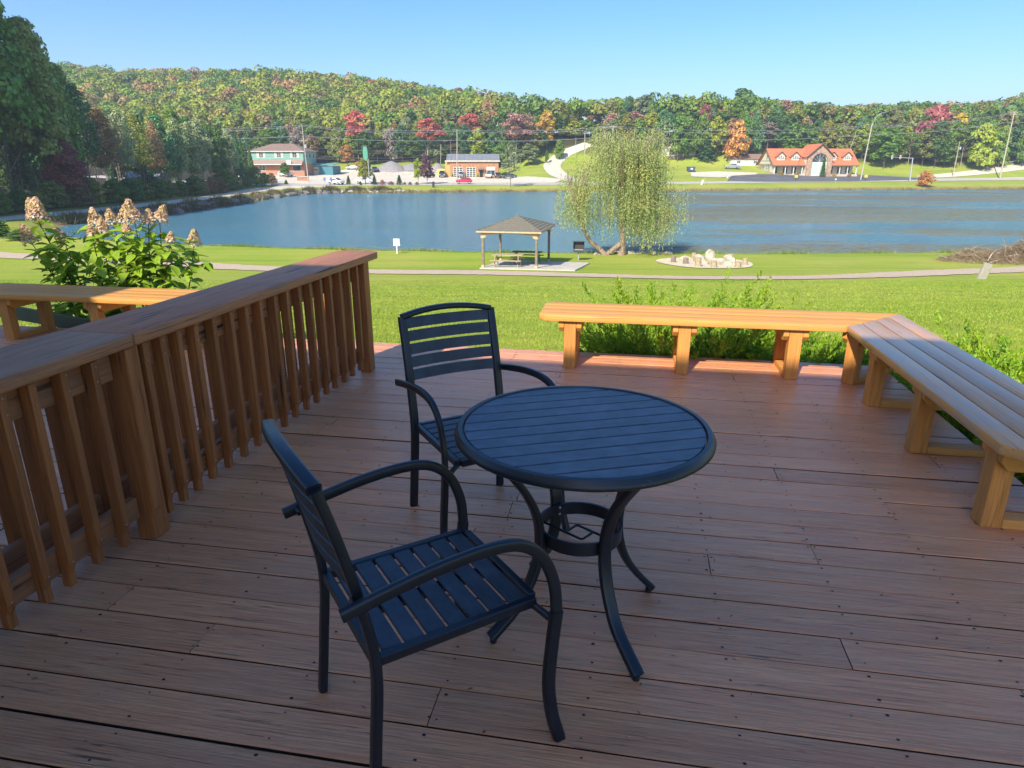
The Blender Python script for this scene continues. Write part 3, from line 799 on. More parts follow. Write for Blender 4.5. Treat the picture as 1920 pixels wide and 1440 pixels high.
# ---------------------------------------------------------------- table
TC, TR, TZ = (-.133, 2.125), .437, .76
table = empty('patio_table', 'round black slatted patio table on four curved legs', 'table', loc=dk(*TC), rz=DECK_ROT)
TR_IN = .406
prof = [(TR_IN, TZ-.020), (TR_IN, TZ-.004), (TR_IN+.004, TZ+.002), (TR_IN+.018, TZ+.001), (TR-.004, TZ-.012), (TR, TZ-.020), (TR-.001, TZ-.027), (TR-.008, TZ-.033), (TR_IN+.004, TZ-.033), (TR_IN, TZ-.020)]
MB().lathe(prof, 96).build('rim', M['metal'], table, smooth=35)
SA = R(23.5)
for k in range(11):
    y0 = -.412 + .0752*k + (0 if k else 0); y1 = y0 + .0752 - .0062
    y0c, y1c = max(y0, -TR_IN+.004), min(y1, TR_IN-.004)
    if y1c - y0c < .01: continue
    poly = []; rr = TR_IN - .003; n = 10
    xs = lambda y: math.sqrt(max(rr*rr - y*y, 1e-6))
    for i in range(n+1): y = y0c + (y1c-y0c)*i/n; poly.append((xs(y), y))
    for i in range(n+1): y = y1c - (y1c-y0c)*i/n; poly.append((-xs(y), y))
    m = MB(); m.prism(poly, -.012, 0)
    o = m.build('table_slat', M['slat_t'], table, bevel=.0015); o.location = (0, 0, TZ-.002); o.rotation_euler = (0, 0, SA)
m = MB()
for a in (0, 90): m.box(-TR_IN, -.02, TZ-.040, TR_IN, .02, TZ-.0145, Matrix.Rotation(SA + R(a), 4, 'Z') if a == 90 else Matrix.Rotation(SA + R(a+.01), 4, 'Z') @ Matrix.Translation((0, 0, -.002)))
m.build('under_brace', M['metal'], table)
RZ = .365
for ang, rf in ((217, .355), (306, .385), (35, .335), (127, .33)):
    ca, sa = math.cos(R(ang)), math.sin(R(ang)); f = rf/.355
    pts = [(.345, TZ-.045), (.300, .66), (.225, .56), (.178, .46), (.163, .37), (.172, .28), (.205, .19), (.262, .105), (.355*f, .022)]
    P = curve([(r_*ca, r_*sa, z) for r_, z in pts], 6)
    MB().tube(P, [(.0125, .022)]*len(P), prof=RP, ref=(-sa, ca, 0)).build('leg', M['metal'], table, smooth=50)
    r2 = .345*f; MB().tube([(r2*ca, r2*sa, 0), (r2*ca, r2*sa, .02)], .012, seg=10).build('foot', M['tyre'], table)
    for zz in (RZ+.013, RZ-.013): MB().ball((.139*ca, .139*sa, zz), .006, seg=8, rings=4).build('bolt_head', M['steel'], table)
MB().lathe([(.150, RZ-.024), (.150, RZ+.024), (.142, RZ+.024), (.142, RZ-.024), (.150, RZ-.024)], 48).build('ring', M['metal'], table, smooth=35)
m = MB(); hr = .0045
def rod(pts): m.tube(curve(pts, 4), hr, seg=6)
a = R(20); ux, uy = Vector((math.cos(a-.9), math.sin(a-.9), 0)), Vector((math.cos(a+.67), math.sin(a+.67), 0))
def hp(x, y): return (ux*x + uy*y) + Vector((0, 0, RZ-.018))
m.tube([hp(-.137, -.03), hp(.03, -.035), hp(.037, -.028), hp(.037, .03)], hr, seg=6)
m.tube([hp(.137, .03), hp(-.03, .035), hp(-.037, .028), hp(-.037, -.03)], hr, seg=6)
m.build('umbrella_holder', M['metal'], table, smooth=60)
# ---------------------------------------------------------------- hydrangea
M['hyd_leaf'] = leaf_mat('hydrangea leaf', cols=[(.22, .36, .035), (.36, .50, .045), (.54, .58, .075)], nscale=6, var=.3, transl=.35, rough=.38)
M['hyd_flower'] = leaf_mat('hydrangea floret', cols=[(.52, .42, .16), (.74, .50, .32), (.84, .64, .52)], nscale=9, var=.3, transl=.3)
M['hyd_white'] = leaf_mat('white floret', cols=[(.75, .72, .55), (.8, .78, .65), (.85, .84, .74)], nscale=9, var=.1, transl=.3)
def hyd_leaf(seed, L=.15, W=.075):
    rnd = random.Random(seed); n = 6; vs = []; droop = rnd.uniform(.02, .05)
    for i in range(n+1):
        t = i/n; w = W/2*math.sin(math.pi*min(1, t**.8))*(1.06 if t < .5 else 1); y = L*t; z = -droop*t*t*1.2
        vs += [(-w, y, z + w*.35), (0, y, z), (w, y, z + w*.35)]
    fs = [(i*3+a, i*3+a+1, i*3+a+4, i*3+a+3) for i in range(n) for a in (0, 1)]
    me = bpy.data.meshes.new('leaf'); me.from_pydata(vs, [], fs); me.polygons.foreach_set('use_smooth', [True]*len(fs)); me.materials.append(M['hyd_leaf']); return me
HY = (-4.45, 7.5); hz = gz(*HY) - .02
hyd = empty('hydrangea', 'panicle hydrangea with dusty pink flower cones behind the left bench', 'shrub', loc=(HY[0], HY[1], hz))
rh = random.Random(21)
heads = [(-4.98, 1.27, .34), (-5.07, 1.27, .26), (-5.24, .99, .30), (-4.97, .95, .26), (-4.61, 1.15, .30), (-4.46, 1.07, .22), (-4.36, 1.15, .24), (-4.19, 1.22, .30),
         (-3.99, 1.26, .32), (-3.80, 1.20, .26), (-3.90, 1.16, .22), (-3.50, .94, .24), (-3.66, .94, .16), (-4.22, .72, .10), (-5.06, .28, .16), (-4.5, 1.0, .15), (-4.12, 1.02, .16)]
leafmeshes = [hyd_leaf(k, rh.uniform(.15, .21), rh.uniform(.085, .12)) for k in range(5)]
def panicle(L, seed, white=False):
    rng = np.random.default_rng(seed); n = int(500*L/.28)
    t = rng.uniform(0, 1, n)**.8; a = rng.uniform(0, 6.283, n); r = (.40*L*(1-t)**.7 + .010)*rng.uniform(.75, 1.1, n)
    P = np.stack([r*np.cos(a), r*np.sin(a), t*L], 1); N = np.stack([np.cos(a), np.sin(a), a*0+.5], 1)
    return np_mesh('flower_head', leaf_quads(P, .022, rng, 1.1, N, .5), 4, M['hyd_white' if white else 'hyd_flower'])
n_leaf = 0
def put_leaf(parent, loc, az, tilt, sc):
    global n_leaf
    o = link_mesh('leaf', rh.choice(leafmeshes), None, parent); o.location = loc
    o.rotation_euler = Quaternion((0, 0, 1), az).to_matrix().to_4x4().to_euler(); o.rotation_mode = 'XYZ'
    o.rotation_euler = (tilt, rh.uniform(-.3, .3), az); o.scale = (sc, sc, sc); n_leaf += 1
base = Vector((0, 0, 0))
for i, (x, z, L) in enumerate(heads):
    y = rh.uniform(-.28, .28); top = Vector((x - HY[0], y, z - hz - L*.55 - .05))
    b0 = Vector((rh.uniform(-.28, .28) + top.x*.25, rh.uniform(-.12, .12), 0)); mid = b0.lerp(top, .5) + Vector((top.x*.06, 0, .08))
    P = curve([b0, mid, top], 6); MB().tube(P, [.011 - .007*k/(len(P)-1) for k in range(len(P))], seg=6).build('stem', M['stem'], hyd, smooth=60)
    L *= .72
    o = link_mesh('flower_head', panicle(L, 50+i, i == 13), None, hyd); o.location = top; o.rotation_euler = (rh.uniform(-.25, .25), (top.x)*.35 + rh.uniform(-.2, .2), 0)
    nn = 24
    for k in range(nn):
        t = .25 + .77*k/(nn-1); p = P[min(len(P)-1, int(t*(len(P)-1)))]
        az = k*2.4 + rh.uniform(-.5, .5) + i
        put_leaf(hyd, p + Vector((0, 0, rh.uniform(-.03, .03))), az, rh.uniform(-.55, .45), rh.uniform(.75, 1.15)*(1.0 if t > .3 else .7))
    # side twigs
    for k in range(3):
        t = rh.uniform(.3, .85); p = P[int(t*(len(P)-1))]; e = p + Vector((rh.uniform(-.22, .22), rh.uniform(-.2, .2), rh.uniform(.02, .16)))
        MB().tube([p, e], .004, seg=5).build('stem', M['stem'], hyd)
        for j in range(6): put_leaf(hyd, p.lerp(e, .4 + .6*j/4), rh.uniform(0, 6.28), rh.uniform(-.6, .4), rh.uniform(.6, 1.0))
for k in range(230):      # the leafy body of the bush
    a = rh.uniform(0, 6.28); rr = rh.random()**.5; x, y = .88*rr*math.cos(a)+.08, .45*rr*math.sin(a); zz = .93 + .60*rh.uniform(-1, 1)*(1 - rr*.45) + .12*abs(x)
    put_leaf(hyd, (x*(.55 + .45*min(1, zz)), y, zz), math.atan2(y, x) - math.pi/2 + rh.uniform(-.8, .8), rh.uniform(-.7, .35), rh.uniform(.7, 1.1))
# ---------------------------------------------------------------- junipers
M['juniper'] = leaf_mat('juniper foliage', cols=[(.13, .27, .016), (.29, .45, .028), (.46, .55, .045)], nscale=4, var=.4, transl=.3)
def juniper(label, cx, cy, rx, ry, h, n, seed):
    rng = np.random.default_rng(seed); g0 = gz(cx, cy) - .02
    t = empty('juniper', label, 'shrub', 'spreading junipers around the deck', loc=(cx, cy, g0))
    quads = []; tw = MB()
    for k in range(n):
        a = rng.uniform(0, 6.283); rr = math.sqrt(rng.uniform(0, 1)); el = rng.uniform(.30, 1.15)
        b = np.array([rx*.6*rr*math.cos(a), ry*.6*rr*math.sin(a), h*.12*rng.uniform(0, 1)]); a += rng.uniform(-.5, .5)
        L = rng.uniform(.5, 1.0) if rng.uniform() < .86 else rng.uniform(1.0, 1.22)
        d = np.array([math.cos(a)*rx*.85*math.cos(el), math.sin(a)*ry*.85*math.cos(el), h*math.sin(el)*.86]) * L
        dn = d/np.linalg.norm(d); m = 22; s_ = np.linspace(.15, 1, m)
        bend = np.array([math.cos(a), math.sin(a), 0.])*.10
        P = b + s_[:, None]*d + (s_**2)[:, None]*(bend - np.array([0, 0, .05]))
        side = np.cross(dn, [0, 0, 1.]); side /= np.linalg.norm(side)+1e-9; upv = np.cross(side, dn)
        for j in range(m):
            sl = .15*(1 - s_[j])**.7 + .035
            for sd in (-1, 1):       # flat, forward swept sprays, alternating planes
                w_ = side*sd*math.cos(j*1.3) + upv*math.sin(j*1.3)*.8
                sp = dn*1.25 + w_*.9 + rng.normal(size=3)*.12; sp /= np.linalg.norm(sp)
                q = P[j] + np.linspace(.08, 1, 5)[:, None]*sp*sl
                quads.append((q, np.repeat(sp[None], 5, 0)))
        if k % 8 == 0: tw.tube([b, b + d*.55], .005, seg=4)
    Q = np.concatenate([x[0] for x in quads]); A = np.concatenate([x[1] for x in quads])
    link_mesh('foliage', np_mesh('foliage', leaf_quads(Q, .0115, rng, 3.8, axis=A, ajit=.16), 4, M['juniper']), None, t)
    tw.build('stem', M['stem'], t)
for lb, p, q, rx, ry, h, n in (('spreading juniper behind the left part of the sunny bench', .50, 6.5, .85, .60, .86, 240),
                               ('spreading juniper behind the middle of the sunny bench', 1.45, 6.45, .75, .55, .56, 210),
                               ('low juniper beyond the mitred corner of the benches', 2.7, 6.35, .8, .6, .50, 170),
                               ('bright feathery juniper beside the upper half of the right bench', 3.12, 5.3, .75, .8, .72, 240),
                               ('juniper beside the near half of the right bench', 3.1, 4.1, .75, .8, .62, 200),
                               ('dark juniper at the right end of the right bench', 2.9, 3.0, .7, .7, .6, 120)):
    w_ = dk(p, q); juniper(lb, w_.x, w_.y, rx, ry, h*1.38, int(n*1.55), int(p*100+q*10))
# ---------------------------------------------------------------- pavilion, tables, grill
M['rock_pale'] = plain('pale sandstone', (.45, .39, .28), .85, noise=.35, nscale=2.5, bump=.6, bscale=6, bdist=.05, rnd=True)
M['marker'] = plain('marker concrete', (.33, .30, .24), .9, noise=.15)
M['pav_roof'] = plain('pavilion shingles', (.17, .155, .115), .85, noise=.15, nscale=6)
M['pav_wood'] = plain('pavilion post', (.22, .165, .115), .8, noise=.2, nscale=4)
M['pav_trim'] = plain('pavilion trim', (.52, .38, .23), .75, noise=.15, nscale=6)
M['pine'] = plain('treated pine', (.40, .33, .19), .75, noise=.15, nscale=6)
PA = R(-12.5); PX, PY = .35, 44.8
pz = gz(PX, PY)
pad = empty('patio_slab', kind='structure', loc=(PX, PY, pz), rz=PA)
sl = MB(); sl.prism([(-1.85, -2.75), (4.25, -3.05), (4.6, 2.2), (-1.7, 2.6)], 0, 1)
sl.v = [(x, y, (gz(PX + x*math.cos(PA) - y*math.sin(PA), PY + x*math.sin(PA) + y*math.cos(PA)) - pz + (.07 if z > .5 else -.2))) for x, y, z in sl.v]
sl.build('slab', M['concrete'], pad)
pav = empty('picnic_pavilion', 'small square picnic pavilion with a hipped roof on four posts by the pond', 'pavilion', loc=(PX, PY, pz), rz=PA)
HW, HD, PH = 1.72, 2.35, 2.32
def gl(x, y): return gz(PX + x*math.cos(PA) - y*math.sin(PA), PY + x*math.sin(PA) + y*math.cos(PA)) - pz
for sx in (-1, 1):
    for sy in (-1, 1):
        x, y = sx*HW, sy*HD; b = gl(x, y)
        p_ = MB().box(x-.075, y-.075, b+.0, x+.075, y+.075, PH).build('post', M['pav_wood'], pav, bevel=.01)
        MB().box(x-.095, y-.095, b, x+.095, y+.095, b+.24).build('post_base', M['pav_trim'], p_, bevel=.01)
def arch(L):   # fascia board with an arched lower edge: (along, height)
    pts = [(-L, PH+.10), (L, PH+.10), (L, PH-.34)]; n = 10
    pts += [(L-.12, PH-.34)] + [((L-.25)*math.cos(math.pi*k/n) , PH-.30 + .26*math.sin(math.pi*k/n)**.6) for k in range(0, n+1)] + [(-L+.12, PH-.34), (-L, PH-.34)]
    return pts
for sy in (-1, 1): MB().prism(arch(HW+.08), 0, .04, lambda a, b, c: (a, sy*(HD+.08) + sy*c, b)).build('arched_beam', M['pav_trim'], pav)
for sx in (-1, 1): MB().prism(arch(HD+.078), 0, .04, lambda a, b, c: (sx*(HW+.08) + sx*c, a, b)).build('arched_beam', M['pav_trim'], pav)
ez, pk, ex, ey = PH+.10, PH+.86, HW+.34, HD+.34
C4 = [(-ex, -ey), (ex, -ey), (ex, ey), (-ex, ey)]
for k in range(4):
    a, b = C4[k], C4[(k+1) % 4]; nrow = 9
    m = MB()
    for r_ in range(nrow):
        t0, t1 = r_/nrow, (r_+1)/nrow
        f = lambda c, t, dz: (c[0]*(1-t), c[1]*(1-t), ez + (pk-ez)*t + dz)
        m.add([f(a, t0, .045), f(b, t0, .045), f(b, t1, .015), f(a, t1, .015), f(a, t0, .0), f(b, t0, .0)], [(0, 1, 2, 3), (4, 5, 1, 0)])
    m.build('roof_panel', M['pav_roof'], pav)
    MB().tube([(a[0], a[1], ez+.05), (0, 0, pk+.03)], .035, seg=5).build('hip_cap', M['pav_roof'], pav)
    MB().beam((a[0], a[1], ez-.02), (b[0]*.999, b[1]*.999, ez-.02), .03, .09).build('fascia', M['pav_trim'], pav)
MB().add([(x*.99, y*.99, ez-.005) for x, y in C4], [(3, 2, 1, 0)]).build('ceiling', M['pav_wood'], pav)
MB().lathe([(.0, pk+.10), (.09, pk+.07), (.13, pk+.0)], 8).build('roof_cap', M['pav_roof'], pav)
def picnic_table(label, x, y, rz, mat):
    wx, wy = PX + x*math.cos(PA) - y*math.sin(PA), PY + x*math.sin(PA) + y*math.cos(PA)
    t = empty('picnic_table', label, 'picnic table', loc=(wx, wy, gz(wx, wy)+.07), rz=PA + rz)
    for k in range(5): MB().box(-1.0, -.36+.147*k, .72, 1.0, -.36+.147*k+.135, .76).build('top_board', mat, t)
    for s_ in (-1, 1):
        for k in range(2): MB().box(-1.0, s_*.70-.14+.145*k, .43, 1.0, s_*.70-.14+.145*k+.135, .47).build('seat_board', mat, t)
        MB().box(s_*.72-.02, -.80, .34, s_*.72+.02, .80, .428).build('cross_beam', mat, t)
        MB().box(s_*.72-.022, -.33, .64, s_*.72+.022, .33, .718).build('cross_beam', mat, t)
        for e in (-1, 1): MB().beam((s_*.76, e*.28, .66), (s_*.76, e*.62, 0), .04, .10).build('leg', mat, t)
    return t
picnic_table('pale pine picnic table in the sun at the front of the pavilion', -.35, -1.35, 0.03, M['pine'])
picnic_table('dark picnic table in the shade at the back of the pavilion', .45, 1.1, 0.0, plain('shaded table wood', (.16, .13, .10), .8))  # darker wood than the front table: pavilion shade put into the colour
gx, gy = 4.75, 48.3; gzz = gz(gx, gy)
grill = empty('park_grill', 'black charcoal grill on a post beside the willow', 'grill', loc=(gx, gy, gzz), rz=R(-6))
M['iron'] = plain('grill iron', (.05, .045, .04), .6)
MB().tube([(0, 0, -.05), (0, 0, .62)], .045, seg=8).build('post', M['galv'], grill)
MB().box(-.36, -.26, .62, .36, .26, .66).box(-.36, -.26, .661, -.33, .26, .80).box(.33, -.26, .661, .36, .26, .80).box(-.33, .23, .661, .33, .26, .80).box(-.33, -.26, .661, .33, -.235, .74).build('fire_box', M['iron'], grill)
m = MB()
for k in range(9): m.box(-.32, -.22+.053*k, .742, .32, -.205+.053*k, .755)
m.build('grate', M['galv'], grill)
hd = MB(); hd.box(-.40, .27, .80, .40, .30, 1.32).box(-.40, .02, 1.28, .40, .269, 1.31).box(-.40, .02, .82, -.37, .268, 1.279).box(.37, .02, .82, .40, .268, 1.279); hd.build('hood', M['iron'], grill)
# ---------------------------------------------------------------- fire ring
def on(u, v): return (u, v, gz(u, v))
cx, cy = 13.3, 46.4
poly = [(cx + 3.15*math.cos(a)*(1+.06*math.sin(3*a)), cy + 4.0*math.sin(a)*(1+.05*math.cos(2*a))) for a in [2*math.pi*k/28 for k in range(28)]]
drape_poly('sand_ring', poly, M['sand'], off=.04, step=1.0, kind='structure')
rs = random.Random(8)
def stump(label, u, v, r, h, mat):
    t = empty('log_stump', label, 'stump', 'log seats around the fire ring', loc=on(u, v))
    m = MB(); n = 12; prof = [(r*1.12, -.05), (r*1.02, .1), (r, h*.5), (r*.97, h)]; m.lathe(prof, n)
    m.v = [(x*(1+rs.uniform(-.05, .05)), y*(1+rs.uniform(-.05, .05)), z) for x, y, z in m.v]; m.build('bark', mat, t)
    MB().lathe([(0, h+.012), (r*.9, h+.006), (r*.95, h-.01)], n).build('cut_top', M['pine'], t)
M['stump_g'] = plain('grey stump', (.20, .165, .13), .9, noise=.3, nscale=6); M['stump_p'] = plain('pale stump', (.36, .28, .18), .85, noise=.35, nscale=7)
for lb, x, u, v, r, h, mt in (('grey brown stump, leftmost of the fire ring seats', 0, 11.15, 46.6, .17, .75, 'stump_g'), ('dark grey stump beside the leftmost one', 0, 11.75, 45.6, .19, .70, 'stump_g'),
        ('tall pale log seat at the front left of the fire ring', 0, 12.1, 43.8, .20, .98, 'stump_p'), ('pale log seat in front of the fire stones', 0, 12.95, 43.2, .19, .75, 'stump_p'),
        ('short pale log at the front right of the fire ring', 0, 14.5, 43.2, .21, .62, 'stump_p'), ('pale log seat at the right edge of the sand', 0, 15.5, 44.8, .17, .78, 'stump_p'),
        ('small log at the back left of the fire ring', 0, 13.3, 49.4, .17, .7, 'stump_p'), ('thin pale log standing behind the fire stones', 0, 14.3, 48.6, .12, .75, 'stump_p'), ('pale log seat at the back right of the fire ring', 0, 15.6, 48.2, .22, .72, 'stump_p')):
    stump(lb, u, v, r*1.0, h*.62, M[mt])
rk = [('broad cream boulder at the left of the fire stones', 13.0, 46.7, .62, .36, .38), ('tilted pale slab leaning among the fire stones', 13.8, 46.9, .33, .3, .6), ('grey green flat rock in the middle of the fire stones', 14.15, 46.2, .52, .34, .27),
      ('pale rock at the right end of the fire stones', 15.0, 46.5, .5, .36, .42), ('low pale rock in front of the fire stones', 13.55, 44.9, .42, .3, .25), ('long low rock at the front right of the fire stones', 14.4, 45.0, .45, .3, .22), ('upright pale stone at the back of the fire ring', 14.0, 48.0, .3, .25, .6), ('small rock behind the left stumps', 12.3, 48.0, .35, .3, .28)]
def rock(name, label, u, v, a, b, c, mat, group=None, seed=0, dz=0):
    rnd = random.Random(seed); m = MB().ball((0, 0, 0), 1, a, b, c, seg=9, rings=6, jit=.16, rnd=rnd)
    o = m.build(name, mat, None, label=label, cat='rock', group=group, smooth=28); o.location = (u, v, gz(u, v) + c*.45 + dz); o.rotation_euler = (rnd.uniform(-.2, .2), rnd.uniform(-.2, .2), rnd.uniform(0, 3)); return o
rk += [('small %s stone of the fire ring, %s from its left' % (t_, n_), 12.6 + .42*i, 45.3 + .5*math.sin(i*2.1), .24 + .05*math.sin(i), .2, .17) for i, (t_, n_) in enumerate((('cream', 'first'), ('grey', 'second'), ('pale', 'third'), ('tan', 'fourth'), ('rounded', 'fifth'), ('flat', 'sixth')))]
for i, (lb, u, v, a, b, c) in enumerate(rk): rock('fire_stone', lb, u, v, a*1.1, b*1.1, c*.95, M['rock_pale'], 'stones of the fire ring', i)
# little signs and marker
t = empty('notice_sign', 'small white sign on a post at the near edge of the pond', 'sign', loc=on(-9.0, 53.0))
MB().box(-.045, -.03, -.1, .045, .03, .62).build('post', M['white'], t); MB().box(-.25, -.05, .60, .25, -.031, 1.16).build('board', M['white'], t, bevel=.01)
mk = MB().box(-.22, -.10, -.15, .22, .10, .84).build('marker_post', M['marker'], None, label='leaning pale concrete marker beside the path at the right', cat='marker', bevel=.03); mk.location = on(24.7, 35.2); mk.rotation_euler = (0, R(14), 0)
# brush pile
rng = np.random.default_rng(17); tw = MB(); rb2 = random.Random(5)
bp = empty('brush_pile', 'heap of cut brown branches on the right shore of the pond', 'brush pile', loc=on(35.5, 47.5))
V = []
for k in range(5200):
    a = rb2.uniform(0, 6.28); r_ = rb2.random()**.7; x, y = 5.4*r_*math.cos(a), 2.6*r_*math.sin(a); hmx = 1.75*(1-r_**1.6)*(.75 + .3*math.sin(x*1.3))
    z = rb2.uniform(-.05, max(.12, hmx)); dd = Vector((rb2.uniform(-1, 1), rb2.uniform(-.6, .6), rb2.uniform(-.25, .45))).normalized()*rb2.uniform(.2, .8); c = Vector((x, y, z)); w = .012 + .02*rb2.random()**3
    sd = dd.cross(Vector((.2, 1, .3))).normalized()*w; V += [c-dd*.5-sd, c-dd*.5+sd, c+dd*.5+sd*.4, c+dd*.5-sd*.4]
M['brush'] = leaf_mat('brush twigs', cols=[(.17, .12, .075), (.28, .20, .13), (.40, .31, .21)], nscale=.9, var=.5, transl=.05)
link_mesh('twigs', np_mesh('twigs', [tuple(v) for v in V], 4, M['brush']), None, bp)
for k in range(22):
    x, y = rb2.uniform(-4.5, 4.5), rb2.uniform(-2, .5); a = Vector((x, y, rb2.uniform(.1, .9))); b = a + Vector((rb2.uniform(-1.8, 1.8), rb2.uniform(-.5, .5), rb2.uniform(-.4, 1.0)))
    tw.tube(curve([a, a.lerp(b, .5) + Vector((0, 0, rb2.uniform(-.2, .3))), b], 4), [.035]*4 + [.028]*4 + [.012], seg=5)
tw.tube(curve([(1.2, -1, .3), (2.6, -.6, .9), (2.9, -.4, 1.7), (1.9, -.3, 2.9)], 4), [.05]*5 + [.035]*4 + [.02]*4, seg=5)
tw.build('branch', M['bark_pale'], bp)
# ---------------------------------------------------------------- trees
ORD = ['first', 'second', 'third', 'fourth', 'fifth', 'sixth', 'seventh', 'eighth', 'ninth', 'tenth', 'eleventh', 'twelfth', 'thirteenth', 'fourteenth', 'fifteenth', 'sixteenth', 'seventeenth', 'eighteenth', 'nineteenth', 'twentieth']
def ordinal(n):
    if n < 20: return ORD[n]
    t = {2: 'twenty', 3: 'thirty', 4: 'forty', 5: 'fifty', 6: 'sixty', 7: 'seventy'}[(n+1)//10]; r_ = (n+1) % 10
    return t + '-' + ORD[r_-1] if r_ else {2: 'twentieth', 3: 'thirtieth', 4: 'fortieth', 5: 'fiftieth', 6: 'sixtieth', 7: 'seventieth'}[(n+1)//10]

def unit_crown(seed, n, z0=.28, lobes=13, leaf=.05, fill=.75, width=1.0, taper=.0, asp=2.0):
    """leaf clumps inside a unit-high tree: crown from z0 to 1, radius .5"""
    rng = np.random.default_rng(seed); cs = []
    for k in range(lobes):
        t = (k + .5)/lobes; z = z0 + (1-z0)*(.12 + .76*t)
        prof = math.sin(math.pi*min(1, (.18 + .82*t)))**.6*(1 - taper*t)
        a = k*2.4 + rng.uniform(-.4, .4); r = .30*prof*rng.uniform(.5, 1.05)
        cs.append((r*math.cos(a)*width, r*math.sin(a)*width, z, rng.uniform(.13, .21)*(.75 + .35*prof)))
    cs.append((0, 0, .9, .12)); P = []; N = []
    w = np.array([c[3]**2 for c in cs]); cnt = (w/w.sum()*n).astype(int)
    for (x, y, z, r), m in zip(cs, cnt):
        d = rng.normal(size=(m, 3)); d /= np.linalg.norm(d, axis=1)[:, None]; d[:, 2] = np.where(d[:, 2] < -.45, -d[:, 2], d[:, 2])
        rr = r*rng.uniform(fill, 1.08, m)
        hz_ = (1-z0)*.62
        P.append(np.stack([x + d[:, 0]*rr, y + d[:, 1]*rr, z + d[:, 2]*rr*hz_], 1)); N.append(d)
    P = np.concatenate(P); N = np.concatenate(N); P[:, 2] = z0 + (P[:, 2]-z0)*(1-z0)/(np.percentile(P[:, 2], 99.7)-z0)
    P[:, 2] *= asp
    return leaf_quads(P, leaf*asp**.5, rng, 1.25, N, .45), cs

def unit_trunk(seed, cs, r=.018, z0=.28, multi=1):
    rnd = random.Random(seed); m = MB()
    for s_ in range(multi):
        ox = (s_ - (multi-1)/2)*.05
        P = curve([(ox*.3, 0, -.02), (ox + rnd.uniform(-.01, .01), rnd.uniform(-.01, .01), z0*.6), (ox*1.8 + rnd.uniform(-.03, .03), rnd.uniform(-.03, .03), .6), (ox*2.4, 0, .93)], 4)
        m.tube(P, [r*(1 - .85*k/(len(P)-1)) for k in range(len(P))], seg=6)
    for c in cs[:-1]:
        if rnd.random() < .8:
            zb = max(z0*.7, c[2] - .22); m.tube(curve([(0, 0, zb), (c[0]*.5, c[1]*.5, zb + .09), (c[0]*1.05, c[1]*1.05, c[2] + .05)], 3), [r*.42, r*.38, r*.34, r*.28, r*.22, r*.16, r*.08], seg=4)
    return m

def unit_conifer(seed, n, leaf=.035, z0=.06, asp=2.5):
    rng = np.random.default_rng(seed); t = rng.uniform(0, 1, n)**.8; a = rng.uniform(0, 6.283, n)
    whorl = (np.floor(t*15)/15 + .5/15); z = z0 + (1-z0)*t
    R_ = .5*(1-t)**.85*(.72 + .28*np.sin(a*5 + whorl*40))*rng.uniform(.55, 1, n)
    P = np.stack([R_*np.cos(a), R_*np.sin(a), z - R_*.22*(1-z0)], 1)
    N = np.stack([np.cos(a)*.5, np.sin(a)*.5, a*0 + 1], 1)
    P[:, 2] *= asp
    return leaf_quads(P, leaf*asp**.5, rng, 1.8, N, .5)

CR = {}
ASP = {'near': 2.2, 'far': 2.0, 'sparse': 2.0, 'nsparse': 2.2, 'high': 2.0, 'low': .9, 'con': 2.5, 'ncon': 2.8}
def reg(key, q, trunk, mat_t):
    c = np_mesh('crown', q, 4, M['foliage']); tm = trunk.mesh('trunk', smooth=60); tm.materials.append(mat_t); CR[key] = (c, tm)
for k in range(5):
    q, cs = unit_crown(100+k, 8500, z0=.20, lobes=17, leaf=.027, fill=.45, asp=2.2); reg(('near', k), q, unit_trunk(k, cs, .013, .2), M['bark'])
for k in range(6):
    q, cs = unit_crown(200+k, 2300, z0=.16, lobes=15, leaf=.046, fill=.6); reg(('far', k), q, unit_trunk(k+10, cs, .014, .2), M['bark'])
for k in range(3):
    q, cs = unit_crown(300+k, 900, z0=.28, lobes=17, leaf=.034, fill=.4); reg(('sparse', k), q, unit_trunk(k+20, cs, .012, .25, 2), M['bark_pale'])
for k in range(2):
    q, cs = unit_crown(350+k, 3600, z0=.30, lobes=19, leaf=.022, fill=.4, asp=2.2); reg(('nsparse', k), q, unit_trunk(k+30, cs, .010, .25, 2), M['bark_pale'])
for k in range(3):
    q, cs = unit_crown(400+k, 1700, z0=.50, lobes=12, leaf=.036, fill=.5); reg(('high', k), q, unit_trunk(k+40, cs, .012, .5), M['bark_pale'])
for k in range(2):
    q, cs = unit_crown(450+k, 2600, z0=.03, lobes=16, leaf=.050, fill=.6, taper=.35, asp=.9); reg(('low', k), q, unit_trunk(k+50, cs, .02, .1), M['bark'])
for k in range(2): reg(('con', k), unit_conifer(500+k, 2600, .045), MB().tube([(0, 0, -.02), (0, 0, .95)], [.018, .003], seg=6), M['bark'])
for k in range(2): reg(('ncon', k), unit_conifer(520+k, 9000, .024, .12, 2.8), MB().tube([(0, 0, -.02), (0, 0, .95)], [.014, .003], seg=6), M['bark'])
TINT = {'green': (.14, .23, .032), 'dark green': (.095, .17, .035), 'yellow green': (.31, .35, .036), 'olive': (.23, .24, .05), 'brown': (.29, .19, .08), 'golden': (.50, .34, .05), 'orange': (.52, .25, .07),
        'red': (.50, .13, .11), 'crimson': (.36, .11, .10), 'dusty pink': (.42, .22, .16), 'grey brown': (.27, .22, .16), 'blue green': (.085, .18, .060), 'grey green': (.22, .27, .12)}
TREES = []
rt = random.Random(77)
